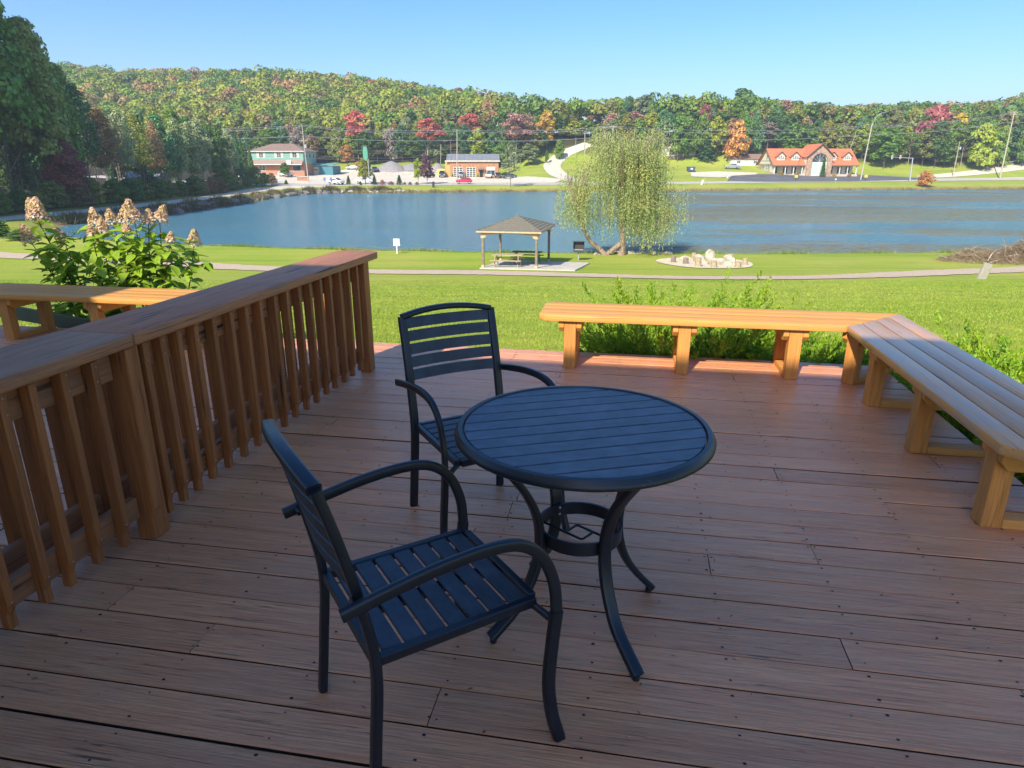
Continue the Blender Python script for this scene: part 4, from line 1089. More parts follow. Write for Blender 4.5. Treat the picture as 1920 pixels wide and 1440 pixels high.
def tree(kind, k, u, v, h, w, tint, region, label=None, name='broadleaf_tree', cat='tree', group=None, sink=.1):
    c_me, t_me = CR[(kind, k % len([1 for x in CR if x[0] == kind]))]
    r_ = empty(name, None, cat, group, loc=(u, v, gz(u, v) - sink), rz=rt.uniform(0, 6.28)); r_.scale = (w, w, h)
    c = link_mesh('crown', c_me, None, r_); link_mesh('trunk', t_me, None, r_); c.scale = (1, 1, 1/ASP[kind])
    col = TINT[tint]; j = rt.uniform(.95, 1.3); c.color = (col[0]*j*rt.uniform(.92, 1.1), col[1]*j, col[2]*j*rt.uniform(.85, 1.15), 1)
    if region == 'left wood': c.color = tuple(x*1.35 for x in c.color[:3]) + (1,)
    if label: r_['label'] = label
    else: TREES.append((region, tint, kind, u/v, r_))
    return r_
ADJ = {'near': '', 'far': '', 'sparse': 'thin pale trunked ', 'nsparse': 'half bare pale trunked ', 'high': 'high crowned ', 'low': 'low branching ', 'con': 'conical ', 'ncon': 'tall conical '}
# the wood on the left, beside the gravel drive
LH = [(60, 33), (93, 33.5), (100, 31), (106, 25), (114, 18.5), (125, 15.5), (140, 15.5), (157, 17.0), (170, 14.5), (187, 11)]
for row, (u0, step, k0) in enumerate(((-68.0, 5.2, 0), (-75, 5.8, 3), (-84, 6.5, 1), (-97, 8.0, 2))):
    v = 66 + row*1.5
    while v < 189 - row*4:
        h = lerp_table(LH, v)*rt.uniform(.86, 1.04)*(1 + .03*row); kind = rt.choice(['near', 'near', 'near', 'ncon', 'nsparse']) if row < 2 else rt.choice(['near', 'ncon'])
        tint = rt.choice(['dark green', 'green', 'blue green', 'green', 'olive', 'grey green'])
        if kind == 'ncon': tint = rt.choice(['dark green', 'blue green'])
        if row == 0 and 84 < v < 92: kind, tint = 'near', 'green'
        if row == 0 and 99 < v < 104: kind, tint = 'near', 'olive'
        if row < 2 and 118 < v < 136: kind, tint = 'nsparse', rt.choice(['brown', 'grey brown', 'grey green', 'olive'])
        if row == 0 and 140 < v < 172: kind, tint = 'near', rt.choice(['grey green', 'grey green', 'dark green'])
        w = h*rt.uniform(.40, .52) if kind != 'ncon' else h*.34
        tree(kind, rt.randrange(5), u0 + rt.uniform(-1.4, .8), v + rt.uniform(-1, 1), h, w, tint, 'left wood', group='trees of the left wood')
        v += step*rt.uniform(.85, 1.15)
tree('near', 2, -66.2, 104, 9.5, 7.5, 'crimson', '', 'dark purple red understorey tree in the wood behind the hydrangea')
# undergrowth along the drive
v = 62
while v < 186:
    h = rt.uniform(2.4, 4.6)*(1.0 if v < 150 else 1.15); tree('low', rt.randrange(2), -64.6 + rt.uniform(-1, .5) + (1.5 if v > 165 else 0), v, h, h*rt.uniform(1.2, 1.7), rt.choice(['dark green', 'green', 'olive', 'green', 'brown']), 'left undergrowth', name='bush', cat='bush', group='bushes at the foot of the left wood')
    v += rt.uniform(3.2, 5.5)
for (u, v, h, w) in ((-47.5, 62.5, 1.7, 4.5), (-52, 65.5, 1.9, 5), (-43.5, 60.3, 1.0, 3.4)): tree('low', 0, u, v, h, w, 'dark green', 'marsh by the drive', name='bush', cat='bush', group='bushes by the drive')
# the tree line beyond the pond: specials first
def px_tree(kind, k, x, ytop, wpx, v, tint, label, base=None, name='broadleaf_tree', cat='tree'):
    u = (x-960)/1321*v; z = gz(u, v); h = EYE + math.tan(math.atan((720-ytop)/1255) - R(18.17))*v - z
    return tree(kind, k, u, v, h + .1, wpx*v*.95/1255*1.12, tint, 'beyond', label, name=name, cat=cat)
SP = [('high', 0, 673, 208, 54, 256, 'red', 'red maple standing out of the wood above the tall green sign'), ('far', 1, 652, 272, 34, 250, 'orange', 'small orange tree behind the green sign'),
      ('low', 0, 671, 303, 26, 246, 'golden', 'yellow bush tree behind the parked navy car'), ('low', 1, 600, 308, 26, 246, 'golden', 'yellow bush at the right end of the teal shed'),
      ('high', 1, 803, 222, 62, 252, 'red', 'bright red maple behind the gravel heap left of the brown garage'), ('high', 2, 885, 212, 52, 262, 'red', 'red topped maple above the roof of the brown garage'),
      ('high', 0, 968, 213, 66, 250, 'dusty pink', 'large pinkish red maple right of the brown garage'), ('sparse', 1, 990, 215, 48, 254, 'dusty pink', 'half bare pink brown maple right of the brown garage'),
      ('far', 3, 1024, 207, 42, 262, 'golden', 'golden oak at the left of the hill road'), ('low', 1, 1048, 262, 26, 254, 'green', 'small round green tree beside the hill road'), ('low', 0, 1025, 282, 10, 249, 'dark green', 'little dark bush beside the hill road'),
      ('far', 2, 991, 270, 48, 246, 'grey green', 'grey green crab tree on the lawn left of the hill road'), ('far', 4, 935, 272, 34, 238, 'green', 'green tree at the right corner of the brown garage'),
      ('high', 1, 1315, 196, 30, 266, 'crimson', 'narrow crimson maple behind the cream bungalow'), ('con', 0, 1323, 244, 44, 256, 'blue green', 'dark green pine beside the cream bungalow'),
      ('low', 0, 1380, 226, 62, 254, 'orange', 'rounded orange and gold maple left of the orange roofed building'), ('sparse', 2, 1460, 187, 52, 285, 'dusty pink', 'pink brown maple above the left end of the orange roof'),
      ('high', 2, 1404, 181, 26, 300, 'crimson', 'small red crown high on the ridge above the orange maple'), ('far', 0, 1523, 212, 30, 290, 'crimson', 'dark red crown above the centre of the orange roofed building'),
      ('far', 5, 1575, 203, 60, 285, 'brown', 'wide brown tree above the right end of the orange roof'), ('far', 1, 1380, 166, 60, 335, 'dark green', 'big dark oak standing highest on the ridge'),
      ('low', 1, 1742, 198, 88, 268, 'crimson', 'large crimson maple behind the traffic signal'), ('low', 0, 1720, 255, 70, 262, 'brown', 'rusty brown tree below the large crimson maple'), ('far', 2, 1770, 272, 56, 256, 'green', 'green tree with a pale trunk right of the traffic signal'),
      ('low', 1, 1838, 232, 66, 252, 'yellow green', 'yellow green maple near the right edge beside the side road'), ('far', 4, 1657, 238, 62, 252, 'green', 'green shade tree on the grass right of the orange roofed building'),
      ('far', 3, 1785, 212, 40, 272, 'golden', 'golden green tree right of the crimson maple'), ('con', 1, 1722, 214, 26, 280, 'yellow green', 'pale green pointed tree left of the crimson maple'),
      ('sparse', 0, 1866, 215, 50, 275, 'grey brown', 'bare grey tree near the leaning pole at the right edge')]
for a in SP: px_tree(*a)
for i, (x, yt, w, v, kd, tn, lb) in enumerate(((957, 272, 46, 187, 'sparse', 'grey green', 'pale birch with split trunk on the far bank'), (684, 296, 36, 193, 'far', 'yellow green', 'young bright green tree beside the tall green sign'),
        (783, 297, 22, 195, 'far', 'yellow green', 'slim green tree beside the purple one on the far bank'), (800, 291, 32, 194, 'far', 'crimson', 'small purple leaved tree on the far bank'),
        (533, 305, 24, 214, 'far', 'green', 'small tree in front of the green building'))):
    o = px_tree(kd, i, x, yt, w, v, tn, lb)
    if tn == 'crimson': o.children[0].color = (.16, .075, .09, 1)
for x, yt, w, v, lb in ((651, 329, 13, 190, 'small clipped cypress left of the tall green sign'), (700, 327, 13, 190, 'small clipped cypress right of the tall green sign'), (747, 328, 16, 190, 'largest clipped cypress beside the round bushes'), (533, 337, 12, 186, 'little dark spruce by the drive'), (674, 339, 7, 187, 'tiny dark conifer in front of the parked pickup')):
    px_tree('con', 0, x, yt, w, v, 'dark green', lb, name='conifer', cat='conifer')
for x, yt, w, v, tn, lb in ((757, 341, 8, 190, 'grey brown', 'round bush beside the largest cypress'), (767, 341, 10, 190, 'grey brown', 'middle of the three round bushes on the far bank'), (780, 341, 10, 190, 'grey brown', 'rightmost of the three round bushes on the far bank'), (715, 337, 13, 190, 'dusty pink', 'pinkish shrub left of the cypress on the far bank'), (731, 340, 16, 190, 'dusty pink', 'low pinkish shrub beside the largest cypress'),
        (1741, 320, 40, 204, 'orange', 'orange and yellow bush alone on the far shore at the right'), (1609, 338, 6, 232, 'golden', 'small yellow plant beside the leaning pole')):
    px_tree('low', 0, x, yt, w, v, tn, lb, name='bush', cat='bush')
# filler rows of individual trees along the front of the wood
TOPS = [(440, 222), (500, 225), (560, 214), (620, 226), (700, 222), (760, 214), (850, 212), (920, 215), (1000, 210), (1080, 208), (1160, 196), (1240, 190), (1300, 196), (1380, 190), (1450, 200), (1520, 206), (1600, 214), (1680, 214), (1760, 208), (1850, 205), (1960, 200)]
for row, (v0, dy, st) in enumerate(((257, 22, 23), (270, 6, 25), (284, -8, 27))):
    x = 440 + row*9
    while x < 1990:
        inh = 1425 < x < 1625
        v = v0 + rt.uniform(-3, 3) + (4 if inh else 0)
        if 1030 < x < 1130: v += 16 + row*2
        tn = rt.choices(['green', 'dark green', 'yellow green', 'olive', 'grey green', 'brown', 'dusty pink', 'blue green', 'grey brown'], [6, 4, 4 if x < 900 else 1.5, 3, 2, 1.5, 1, 2, 1 if row == 0 else .3])[0]
        kd = rt.choices(['far', 'high', 'low', 'sparse', 'con'], [7, 1.5, 3, .9 if row == 0 else .3, .6])[0]
        yt = lerp_table(TOPS, x) + dy + rt.uniform(-7, 16); h_ok = True
        o = px_tree(kd, rt.randrange(6), x, yt, rt.uniform(34, 50), v, tn, None); o['group'] = 'trees along the front of the far wood'
        x += st*rt.uniform(.8, 1.25)
by = {}
for rg, tn, kd, a, o in sorted(TREES, key=lambda t: t[3]):
    rg = 'far tree line' if rg == 'beyond' else rg
    key = (rg, ADJ[kd], tn, o.name.split('.')[0]); i = by.get(key, 0); by[key] = i + 1
    o['label'] = '%s%s %s, %s such from the left in the %s' % (ADJ[kd], tn, o['category'], ordinal(i), rg)
# ---------------------------------------------------------------- the wooded hills
rng = np.random.default_rng(99); PP = []; CC = []
palette = [((.15, .24, .032), 6), ((.115, .20, .036), 4), ((.25, .30, .036), 3.2), ((.21, .23, .048), 3), ((.32, .28, .07), 1.0), ((.32, .20, .10), .6), ((.26, .21, .085), 1.3), ((.10, .19, .05), 1.5), ((.34, .15, .11), .15)]
pc = np.array([p[0] for p in palette]); pw = np.array([p[1] for p in palette]); pw = pw/pw.sum()
v = 284.
while v < 520:
    sp = 6.2 + (v-284)*.010; u = -v*.86
    while u < v*.86:
        uu, vv = u + rng.uniform(-2.5, 2.5), v + rng.uniform(-2.5, 2.5); px = 960 + 1321*uu/vv
        u += sp*rng.uniform(.8, 1.2)
        if vv > lerp_table(RDIS, px) - 60 + 26: continue
        z = gz(uu, vv); rr = 3.1 + 3.4*rng.uniform(0, 1)**1.5; h = rng.uniform(8.5, 12) + rr*.6; n = 195
        nx = .5 + .5*math.sin(uu*.021 + vv*.013 + 1.2*math.sin(vv*.03))
        w_ = pw.copy()
        if px < 950: w_[2] *= 1.0 + 1.6*nx; w_[4] *= 1.0 + nx
        if px > 1100: w_[2] *= .4; w_[6] *= 1.8; w_[8] *= 1.2
        if px < 420: w_[6] *= 2.2; w_[5] *= 2
        c = pc[rng.choice(len(pc), p=w_/w_.sum())]*rng.uniform(1.05, 1.35)*np.array([1.12, 1.05, .95])
        d = rng.normal(size=(n, 3)); d /= np.linalg.norm(d, axis=1)[:, None]; d[:, 2] = np.where(d[:, 2] < -.25, -d[:, 2], d[:, 2])
        # lumpy crown: radius modulated by a few random lobes
        L = rng.normal(size=(6, 3)); L /= np.linalg.norm(L, axis=1)[:, None]
        bump_ = np.max(d @ L.T, axis=1)
        r_ = (.72 + .34*bump_**3)*rng.uniform(.88, 1.05, n)
        P = np.stack([uu + d[:, 0]*r_*rr, vv + d[:, 1]*r_*rr, z + h - rr*1.05 + d[:, 2]*r_*rr*1.05], 1)
        PP.append(leaf_quads(P, 1.0, rng, 1.15, d, .5)); CC.append(c[None]*rng.uniform(.85, 1.15, (n, 1)))
    v += sp*.9
V = np.concatenate(PP); C_ = np.concatenate(CC)
link_mesh('hillside_wood', np_mesh('hillside_wood', V, 4, M['foliage_w'], cols=C_), kind='stuff')

# ---------------------------------------------------------------- willow
wr = random.Random(41); WX, WY = 8.1, 52.2; wz = gz(WX, WY) - .05
will = empty('willow_tree', 'weeping willow with two leaning trunks at the edge of the pond', 'tree', loc=(WX, WY, wz))
M['willow_leaf'] = leaf_mat('willow leaf', cols=[(.28, .34, .11), (.40, .46, .17), (.52, .50, .14)], nscale=.55, var=.55, transl=.35)
tk = curve([(.3, 0, -.1), (.42, 0, .6), (.32, 0, 1.6), (.25, .1, 3.2), (.4, .1, 5.0), (.7, .1, 7.2), (.9, 0, 9.2)], 4)
MB().tube(tk, [.33, .30, .26, .24] + [.23 - .19*k/(len(tk)-5) for k in range(len(tk)-4)], seg=9).build('trunk', M['willow_bark'], will, smooth=60)
tk2 = curve([(-.9, -.1, -.1), (-1.3, -.1, .45), (-2.1, -.1, 1.1), (-2.75, -.1, 2.2), (-3.2, -.1, 3.4), (-3.8, -.1, 5.0), (-4.0, 0, 6.3)], 4)
MB().tube(tk2, [.30, .27, .24, .20] + [.19 - .15*k/(len(tk2)-5) for k in range(len(tk2)-4)], seg=9).build('trunk', M['willow_bark'], will, smooth=60)
MB().tube(curve([(-.95, 0, -.1), (-.45, 0, .35), (.25, 0, .9)], 4), .2, seg=8).build('trunk', M['willow_bark'], will, smooth=60)
# limbs end points then hanging strands
px = lambda x, y: ((x - 1156)*.0411 , (479 - y)*.0411)
sil = [(1062, 338), (1083, 300), (1100, 262), (1112, 240), (1140, 262), (1165, 256), (1190, 262), (1215, 254), (1232, 246), (1243, 275), (1250, 310), (1258, 372), (1262, 398), (1240, 365)]
limb = MB(); anchors = []
for i, (x, y) in enumerate(sil):
    a, b = px(x, y)
    for dy in (-2.2, -.6, 1.2, 2.6):
        yy = dy*wr.uniform(.7, 1.1); k = 1 - (abs(dy)/7.5); src = tk2 if x < 1100 else tk
        j = wr.randrange(int(len(src)*.45), int(len(src)*.85)); s0 = src[j]
        e = Vector((a*k + wr.uniform(-.2, .2), yy, b - (1-k)*2.4 + wr.uniform(-.3, .1)))
        P = curve([s0, s0.lerp(e, .5) + Vector((0, 0, .6)), e], 5); limb.tube(P, [.085 - .07*t/(len(P)-1) for t in range(len(P))], seg=5)
        anchors += [P[len(P)//3], P[len(P)//2], P[len(P)*2//3], P[-3], P[-1]]
limb.build('limb', M['willow_bark'], will, kind='stuff')
qs_, ax_ = [], []
rngw = np.random.default_rng(6)
def strand(p, L, sway):
    n = max(5, int(L/.105)); t = np.linspace(0, 1, n)
    x = p[0] + sway[0]*np.sqrt(t)*.5 + rngw.normal(0, .02, n).cumsum()*.4; y = p[1] + sway[1]*np.sqrt(t)*.5 + rngw.normal(0, .02, n).cumsum()*.4
    z = p[2] + .12*np.sin(t*2.5) - L*t**1.15
    return np.stack([x, y, z], 1)
def low_z(x):     # lower hem of the curtain, metres above the base
    return lerp_table([(-5.3, 4.0), (-4.6, 2.6), (-3.6, 2.0), (-2.6, 2.2), (-1.2, 1.0), (0, 1.5), (1.2, .9), (2.5, .55), (3.4, 1.1), (4.4, 1.5), (5.2, 2.4)], x)
for k in range(2600):
    an = anchors[wr.randrange(len(anchors))]
    p = (an.x + wr.gauss(0, .42), an.y + wr.gauss(0, .45), an.z + wr.gauss(.05, .22))
    if wr.random() < .15: p = (wr.uniform(-4.8, 5.0), wr.uniform(-2.4, 2.4), wr.uniform(3.2, 5.5)); 
    if p[0] < -4.9 or p[0] > 4.9: continue
    room = p[2] - low_z(p[0] + .2) + wr.gauss(0, .35)
    if room < .6: continue
    L = min(room, wr.uniform(1.2, 4.6)) if wr.random() < .8 else room*wr.uniform(.75, 1.0)
    L = min(L, 5.5)
    qs_.append(strand(p, L, (math.copysign(wr.uniform(0, .7), p[0] + 0.2), wr.uniform(-.5, .5))))
P = np.concatenate(qs_); P = P + rngw.normal(0, .035, P.shape)
link_mesh('foliage', np_mesh('foliage', leaf_quads(P, .052, rngw, 3.0, axis=np.array([[0, 0, -1.]]), ajit=.45), 4, M['willow_leaf']), None, will)
# ---------------------------------------------------------------- rocks of the banks
rr_ = random.Random(31)
def bank(n, pts, s0, s1, label, group, mat, spread):
    made = 0
    for i in range(n):
        t = (i + .5)/n*(len(pts)-1); a = int(t); f = t - a; u = pts[a][0]*(1-f) + pts[a+1][0]*f + rr_.uniform(-spread, spread); v = pts[a][1]*(1-f) + pts[a+1][1]*f + rr_.uniform(-spread, spread)
        s_ = rr_.uniform(s0, s1); rock('bank_rock', label, u, v, s_*rr_.uniform(.8, 1.5), s_*rr_.uniform(.7, 1.1), s_*rr_.uniform(.45, .7), mat, group, 300+i, dz=-.1*s_)['label'] = '%s, %s from its left end' % (label, ordinal(i))
bank(70, [(-53, 86), (-50.5, 100), (-50, 120), (-52, 150), (-51, 168), (-44, 174.3)], .5, 1.25, 'grey boulder of the bank below the drive', 'boulders of the drive bank', M['rock_d'], 1.0)
bank(34, [(-44, 175), (-34, 176.8), (-24, 178.6)], .3, .75, 'pale rock of the far bank before the white cars', 'rocks of the far bank', M['rock'], .9)
bank(26, [(6.2, 52.4), (9, 53.2), (12.5, 53.2)], .12, .3, 'small stone at the foot of the willow bank', 'stones below the willow', M['rock_pale'], .4)
# rough vegetation over the drive bank and the near margin
def tufts(name, pts, n, h, spread, cols, seed, w=.03, label=None):
    rng = np.random.default_rng(seed); t = rng.uniform(0, len(pts)-1.001, n); a = t.astype(int); f = t - a; Pt = np.array(pts, float)
    u = Pt[a, 0]*(1-f) + Pt[a+1, 0]*f + rng.normal(0, spread, n); v = Pt[a, 1]*(1-f) + Pt[a+1, 1]*f + rng.normal(0, spread, n)
    z = np.array([gz(x, y) for x, y in zip(u, v)]); an = rng.uniform(0, 6.283, n); hh = h*rng.uniform(.3, 1.2, n)*(.5 + .8*(np.sin(u*.9 + v*.6)*.5 + .5)); ln = rng.normal(0, .35, (n, 2))*hh[:, None]
    B = np.stack([u, v, z - .05], 1); sd = np.stack([np.cos(an), np.sin(an), an*0], 1)*w; T = B + np.stack([ln[:, 0], ln[:, 1], hh], 1)
    m = leaf_mat(name, cols=cols, nscale=.5, var=.5, transl=.2)
    link_mesh(name, np_mesh(name, np.stack([B-sd, B+sd, T], 1), 3, m), kind='stuff')
tufts('bank_weeds', [(-54, 84), (-51, 100), (-50.8, 120), (-53, 150), (-52, 168), (-46, 175.5), (-30, 179)], 16000, 1.1, 1.0, [(.06, .07, .025), (.13, .12, .045), (.24, .17, .08)], 3, .09)
tufts('shore_grass', [(-34, 64.5), (-27, 59.5), (-14, 56.3), (0, 54.5), (20, 53.6), (40, 54.6), (60, 56)], 16000, .28, .45, [(.12, .19, .03), (.20, .27, .04), (.28, .27, .10)], 4, .03)
tufts('far_reeds', [(-40, 174.6), (0, 181.5), (70, 192), (146, 204), (200, 212)], 22000, .7, .8, [(.20, .19, .05), (.30, .24, .09), (.36, .27, .12)], 5, .12)
tufts('path_edge_grass', [(-39.5, 50.9), (-24.1, 45.3), (-15, 41.4), (-8.3, 39.6), (-1.9, 39.0), (4, 37.1), (9.7, 35.1), (14.5, 35.1), (18.8, 36.3), (25, 38.9), (31, 40.9)], 9000, .07, .12, [(.12, .19, .03), (.18, .25, .04), (.24, .24, .07)], 6, .02)
# ---------------------------------------------------------------- buildings
def bld(name, label, u, v, rz, cat='building'): return empty(name, label, cat, loc=(u, v, gz(u, v) - .05), rz=R(rz))
def window(par, x0, x1, z0, z1, y=0.0, ax='x', frame=None, cols=2, rows=2, t=.06, glass=None, arr=None):
    """window set in the wall plane y (facing -y) or x (facing -x)"""
    f = (lambda a, b, c: (a, y - c, b)) if ax == 'x' else (lambda a, b, c: (y - c, a, b))
    m = MB(); w = .09
    for a0, a1, b0, b1 in ((x0, x0+w, z0, z1), (x1-w, x1, z0, z1), (x0+w, x1-w, z0, z0+w), (x0+w, x1-w, z1-w, z1)): m.prism([(a0, b0), (a1, b0), (a1, b1), (a0, b1)], .0, t, f)
    for k in range(1, cols): xx = x0 + (x1-x0)*k/cols; m.prism([(xx-.03, z0+w), (xx+.03, z0+w), (xx+.03, z1-w), (xx-.03, z1-w)], .01, t-.01, f)
    for k in range(1, rows): zz = z0 + (z1-z0)*k/rows; m.prism([(x0+w, zz-.03), (x1-w, zz-.03), (x1-w, zz+.03), (x0+w, zz+.03)], .012, t-.014, f)
    o = m.build('window', frame or M['white'], par)
    MB().prism([(x0+.05, z0+.05), (x1-.05, z0+.05), (x1-.05, z1-.05), (x0+.05, z1-.05)], .004, .02, f).build('pane', glass or M['glass'], o)
    return o
M['teal'] = plain('teal siding', (.20, .38, .31), .7, noise=.08, nscale=2); M['teal_d'] = plain('teal roof metal', (.13, .34, .30), .5)
M['brown_roof'] = plain('brown shingles', (.24, .155, .115), .85, noise=.15, nscale=2); M['awning'] = plain('awning shingles', (.30, .21, .17), .85, noise=.15, nscale=2)
# green two-storey building
b = bld('green_building', 'teal two storey building with brick ground floor and brown hipped roof', -82, 222, -6)
MB().box(0, 0, -.6, 17, 10.5, 3.2).build('brick_wall', M['brick'], b)
for k in range(9): MB().box(-.05, -.05, 3.2+.42*k, 17.05, 10.55, 3.2+.42*k+.405).build('siding_board', M['teal'], b)
MB().add([(-.7, -.7, 6.95), (17.7, -.7, 6.95), (17.7, 11.2, 6.95), (-.7, 11.2, 6.95), (5, 5.2, 9.3), (12, 5.2, 9.3)], [(0, 1, 5, 4), (1, 2, 5), (2, 3, 4, 5), (3, 0, 4), (3, 2, 1, 0)]).build('roof', M['brown_roof'], b)
MB().box(-.7, -.74, 6.78, 17.7, -.70, 6.96).build('gutter', M['white'], b)
MB().prism([(-1.9, 3.05), (-.06, 4.35), (-.06, 3.05)], -.1, 17.1, lambda a, c, d: (d, a, c)).build('awning', M['awning'], b); MB().box(-.1, -1.95, 2.9, 17.1, -1.902, 3.1).build('awning_fascia', M['white'], b)
for x in (3.4, 9.2, 14.3):
    window(b, x-.75, x+.75, 5.1, 6.5, -.052)
    for s_ in (-1, 1): MB().box(x + s_*1.1-.3, -.11, 5.0, x + s_*1.1+.3, -.053, 6.6).build('shutter', M['cream'], b)
window(b, 13.3, 16.0, 1.0, 2.7, -.002, cols=1, rows=1); window(b, 2.2, 4.4, 1.1, 2.7, -.002); window(b, 11.3, 11.95, 1.4, 2.6, -.002, cols=1)
o = MB().box(10.0, -.05, 0, 10.95, -.002, 2.3).build('door', M['cream'], b); MB().box(10.8, -.09, 1.05, 10.86, -.051, 1.15).build('handle', M['galv'], o)
MB().box(12.2, -2.02, 3.2, 13.7, -1.955, 4.3).build('signboard', M['white'], b)
for y in (2.2, 5.2, 8.2):
    m = MB(); m.box(17.05, y-.6, 4.9, 17.11, y+.6, 6.2); o = m.build('window', M['white'], b); MB().box(17.112, y-.5, 5.0, 17.13, y+.5, 6.1).build('pane', M['glass'], o)
# shed
b = bld('teal_shed', 'low teal shed with a cream garage door beside the green building', -66.0, 228, -6)
m = MB(); m.box(0, 0, -.6, 3.9, 7, 2.9); m.build('wall', M['teal'], b); MB().box(3.905, -.25, -.6, 8.2, 7, 2.75).build('side_wall', plain('blue green wall', (.06, .20, .25), .7, noise=.1), b)
MB().prism([(-.7, 2.95), (7.4, 3.5), (7.4, 3.65), (-.7, 3.1)], -.4, 8.6, lambda a, c, d: (d, a, c)).build('roof', M['teal_d'], b)
d_ = MB().box(.6, -.08, 0, 3.3, -.003, 2.35).build('garage_door', M['cream'], b)
for k in range(4): MB().box(.75+.62*k, -.10, 1.35, 1.2+.62*k, -.082, 1.75).build('pane', M['darkglass'], d_)
# brown garage
M['tan'] = plain('tan wood wall', (.44, .22, .11), .8, noise=.12, nscale=1.4); M['sunlit'] = plain('ochre side wall', (.62, .36, .13), .8, noise=.1); M['grey_roof'] = plain('grey metal roof', (.22, .23, .24), .55, noise=.12, nscale=.6)  # garage side wall coloured lighter than the front to paint in sunlight
b = bld('brown_garage', 'brown wood fronted garage with two glazed doors and a grey sloping roof', -19.9, 226, 3)
m = MB()
for k in range(26): m.box(.6*k, 0, -.4, .6*k+.585, .1, 4.9)
m.box(0, .1, -.4, 15.6, 9, 4.9); m.build('wall', M['tan'], b)
MB().box(-1.5, .4, -.4, -.003, 9, 4.7).build('side_wall', M['sunlit'], b)
MB().prism([(-.5, 4.95), (7.5, 7.2), (9.6, 4.95)], -1.2, 16.0, lambda a, c, d: (d, a, c)).build('roof', M['grey_roof'], b); MB().box(-1.6, -.6, 4.75, 16.1, -.503, 5.1).build('fascia', M['cream'], b)
for k in range(12): MB().beam((-1.0 + 1.4*k, -.48, 5.0), (-1.0 + 1.4*k, 7.45, 7.23), .05, .06).build('roof_seam', M['grey_roof'], b)
for x in (1.0, 5.2):
    d_ = MB().box(x, -.06, 0, x+3.0, -.003, 3.1).build('garage_door', M['white'], b)
    for r_ in range(5):
        for c in range(3): MB().box(x+.12+.97*c, -.075, .12+.6*r_, x+.92+.97*c, -.062, .6+.6*r_-.06).build('pane', M['darkglass'], d_)
MB().prism([(8.8, 2.5), (10.0, 3.05), (11.2, 2.5), (11.2, 2.35), (8.8, 2.35)], -1.3, -.003, lambda a, c, d: (a, d, c)).build('door_canopy', M['brown_roof'], b)
for x in (8.95, 11.05): MB().box(x-.06, -1.25, 0, x+.06, -1.13, 2.345).build('canopy_post', M['tan'], b)
MB().box(9.5, -.07, 0, 10.5, -.003, 2.2).build('door', M['darkglass'], b)
window(b, 11.8, 14.4, .5, 2.1, -.004, cols=2, rows=1); MB().box(11.7, -.12, 2.25, 14.5, -.003, 3.15).build('signboard', M['white'], b)
for x in (1.9, 3.1, 6.1, 7.3, 12.4, 13.8): MB().tube([(x, -.003, 3.75), (x, -.35, 3.85), (x, -.45, 3.6)], .05, seg=5).build('wall_lamp', M['iron'], b)
for x in (.4, 8.6):
    o = MB().ball((x, -.6, .75), .38, .8, .8, 1.9, seg=8, rings=6, jit=.12, rnd=random.Random(2)).build('shrub', M['hyd_leaf'], None, label='small dark shrub %s the glazed garage doors' % ('left of' if x < 1 else 'right of'), cat='bush'); o.matrix_world = b.matrix_basis.copy()
# orange-roofed building
M['orange_roof'] = plain('orange roof tiles', (.52, .17, .075), .75, noise=.10, nscale=3); M['stone'] = plain('tan stonework', (.40, .27, .18), .85, noise=.4, nscale=1.8); M['mint'] = plain('mint panel', (.50, .66, .54), .5); M['trim'] = plain('dark trim', (.10, .055, .04), .6)
b = bld('orange_roofed_building', 'long cream building with orange tiled roof, dormers and a stone arched entrance gable', 88.6, 238.0, 5)
LX = 29.4
MB().box(0, 2.4, -.8, LX, 12, 3.4).build('wall', M['cream'], b)
MB().prism([(-.25, 2.95), (6.0, 8.2), (12.2, 2.95), (12.0, 2.9), (12, 0.6), (.1, .6), (.1, 2.9)], .0, .18, lambda a, c, d: (d, a, c)).build('gable_wall', M['cream'], b)
MB().prism([(-.25, 2.95), (6.0, 8.2), (12.2, 2.95), (12, -.8), (2.5, -.8), (2.5, 2.9)], LX-.18, LX, lambda a, c, d: (d, a, c)).build('gable_wall', M['cream'], b)
MB().box(-.08, .1, -.8, .24, 12, .62).build('stone_base', M['stone'], b)
for nm, a0, a1, z0, z1 in (('roof', -.75, 6.05, 2.85, 8.35), ('roof', 12.9, 5.95, 2.85, 8.35)):
    for k in range(8):
        t0, t1 = k/8, (k+1)/8; y0, y1 = a0 + (a1-a0)*t0, a0 + (a1-a0)*t1; q0, q1 = z0 + (z1-z0)*t0, z0 + (z1-z0)*t1
        MB().prism([(y0, q0+.16), (y1, q1+.08), (y1, q1-.06), (y0, q0-.0)], -.7, LX+.6, lambda a, c, d: (d, a, c)).build('roof_course', M['orange_roof'], b)
MB().beam((-.72, -.8, 2.8), (-.72, 6, 8.36), .1, .3, (1, 0, 0)).build('verge', M['trim'], b); MB().beam((-.72, 12.95, 2.8), (-.72, 6, 8.36), .1, .3, (1, 0, 0)).build('verge', M['trim'], b)
MB().box(-.6, -.82, 2.62, 10.4, -.70, 2.86).build('gutter', M['trim'], b); MB().box(19.6, -.82, 2.62, LX+.5, -.70, 2.86).build('gutter', M['trim'], b)
for x in (.2, 4.0, 6.9, 9.9, 20.0, 23.3, 26.1, 29.2): MB().box(x-.13, -.35, 0, x+.13, -.09, 2.85).build('column', M['white'], b)
for x in (1.6, 5.2, 8.3, 21.4, 24.6, 27.6): window(b, x-.9, x+.9, .3, 2.5, 2.398, cols=2, rows=1, glass=M['darkglass'])
MB().box(-.1, -.6, -.8, LX+.2, 2.39, .02).build('porch_floor', M['concrete'], b)
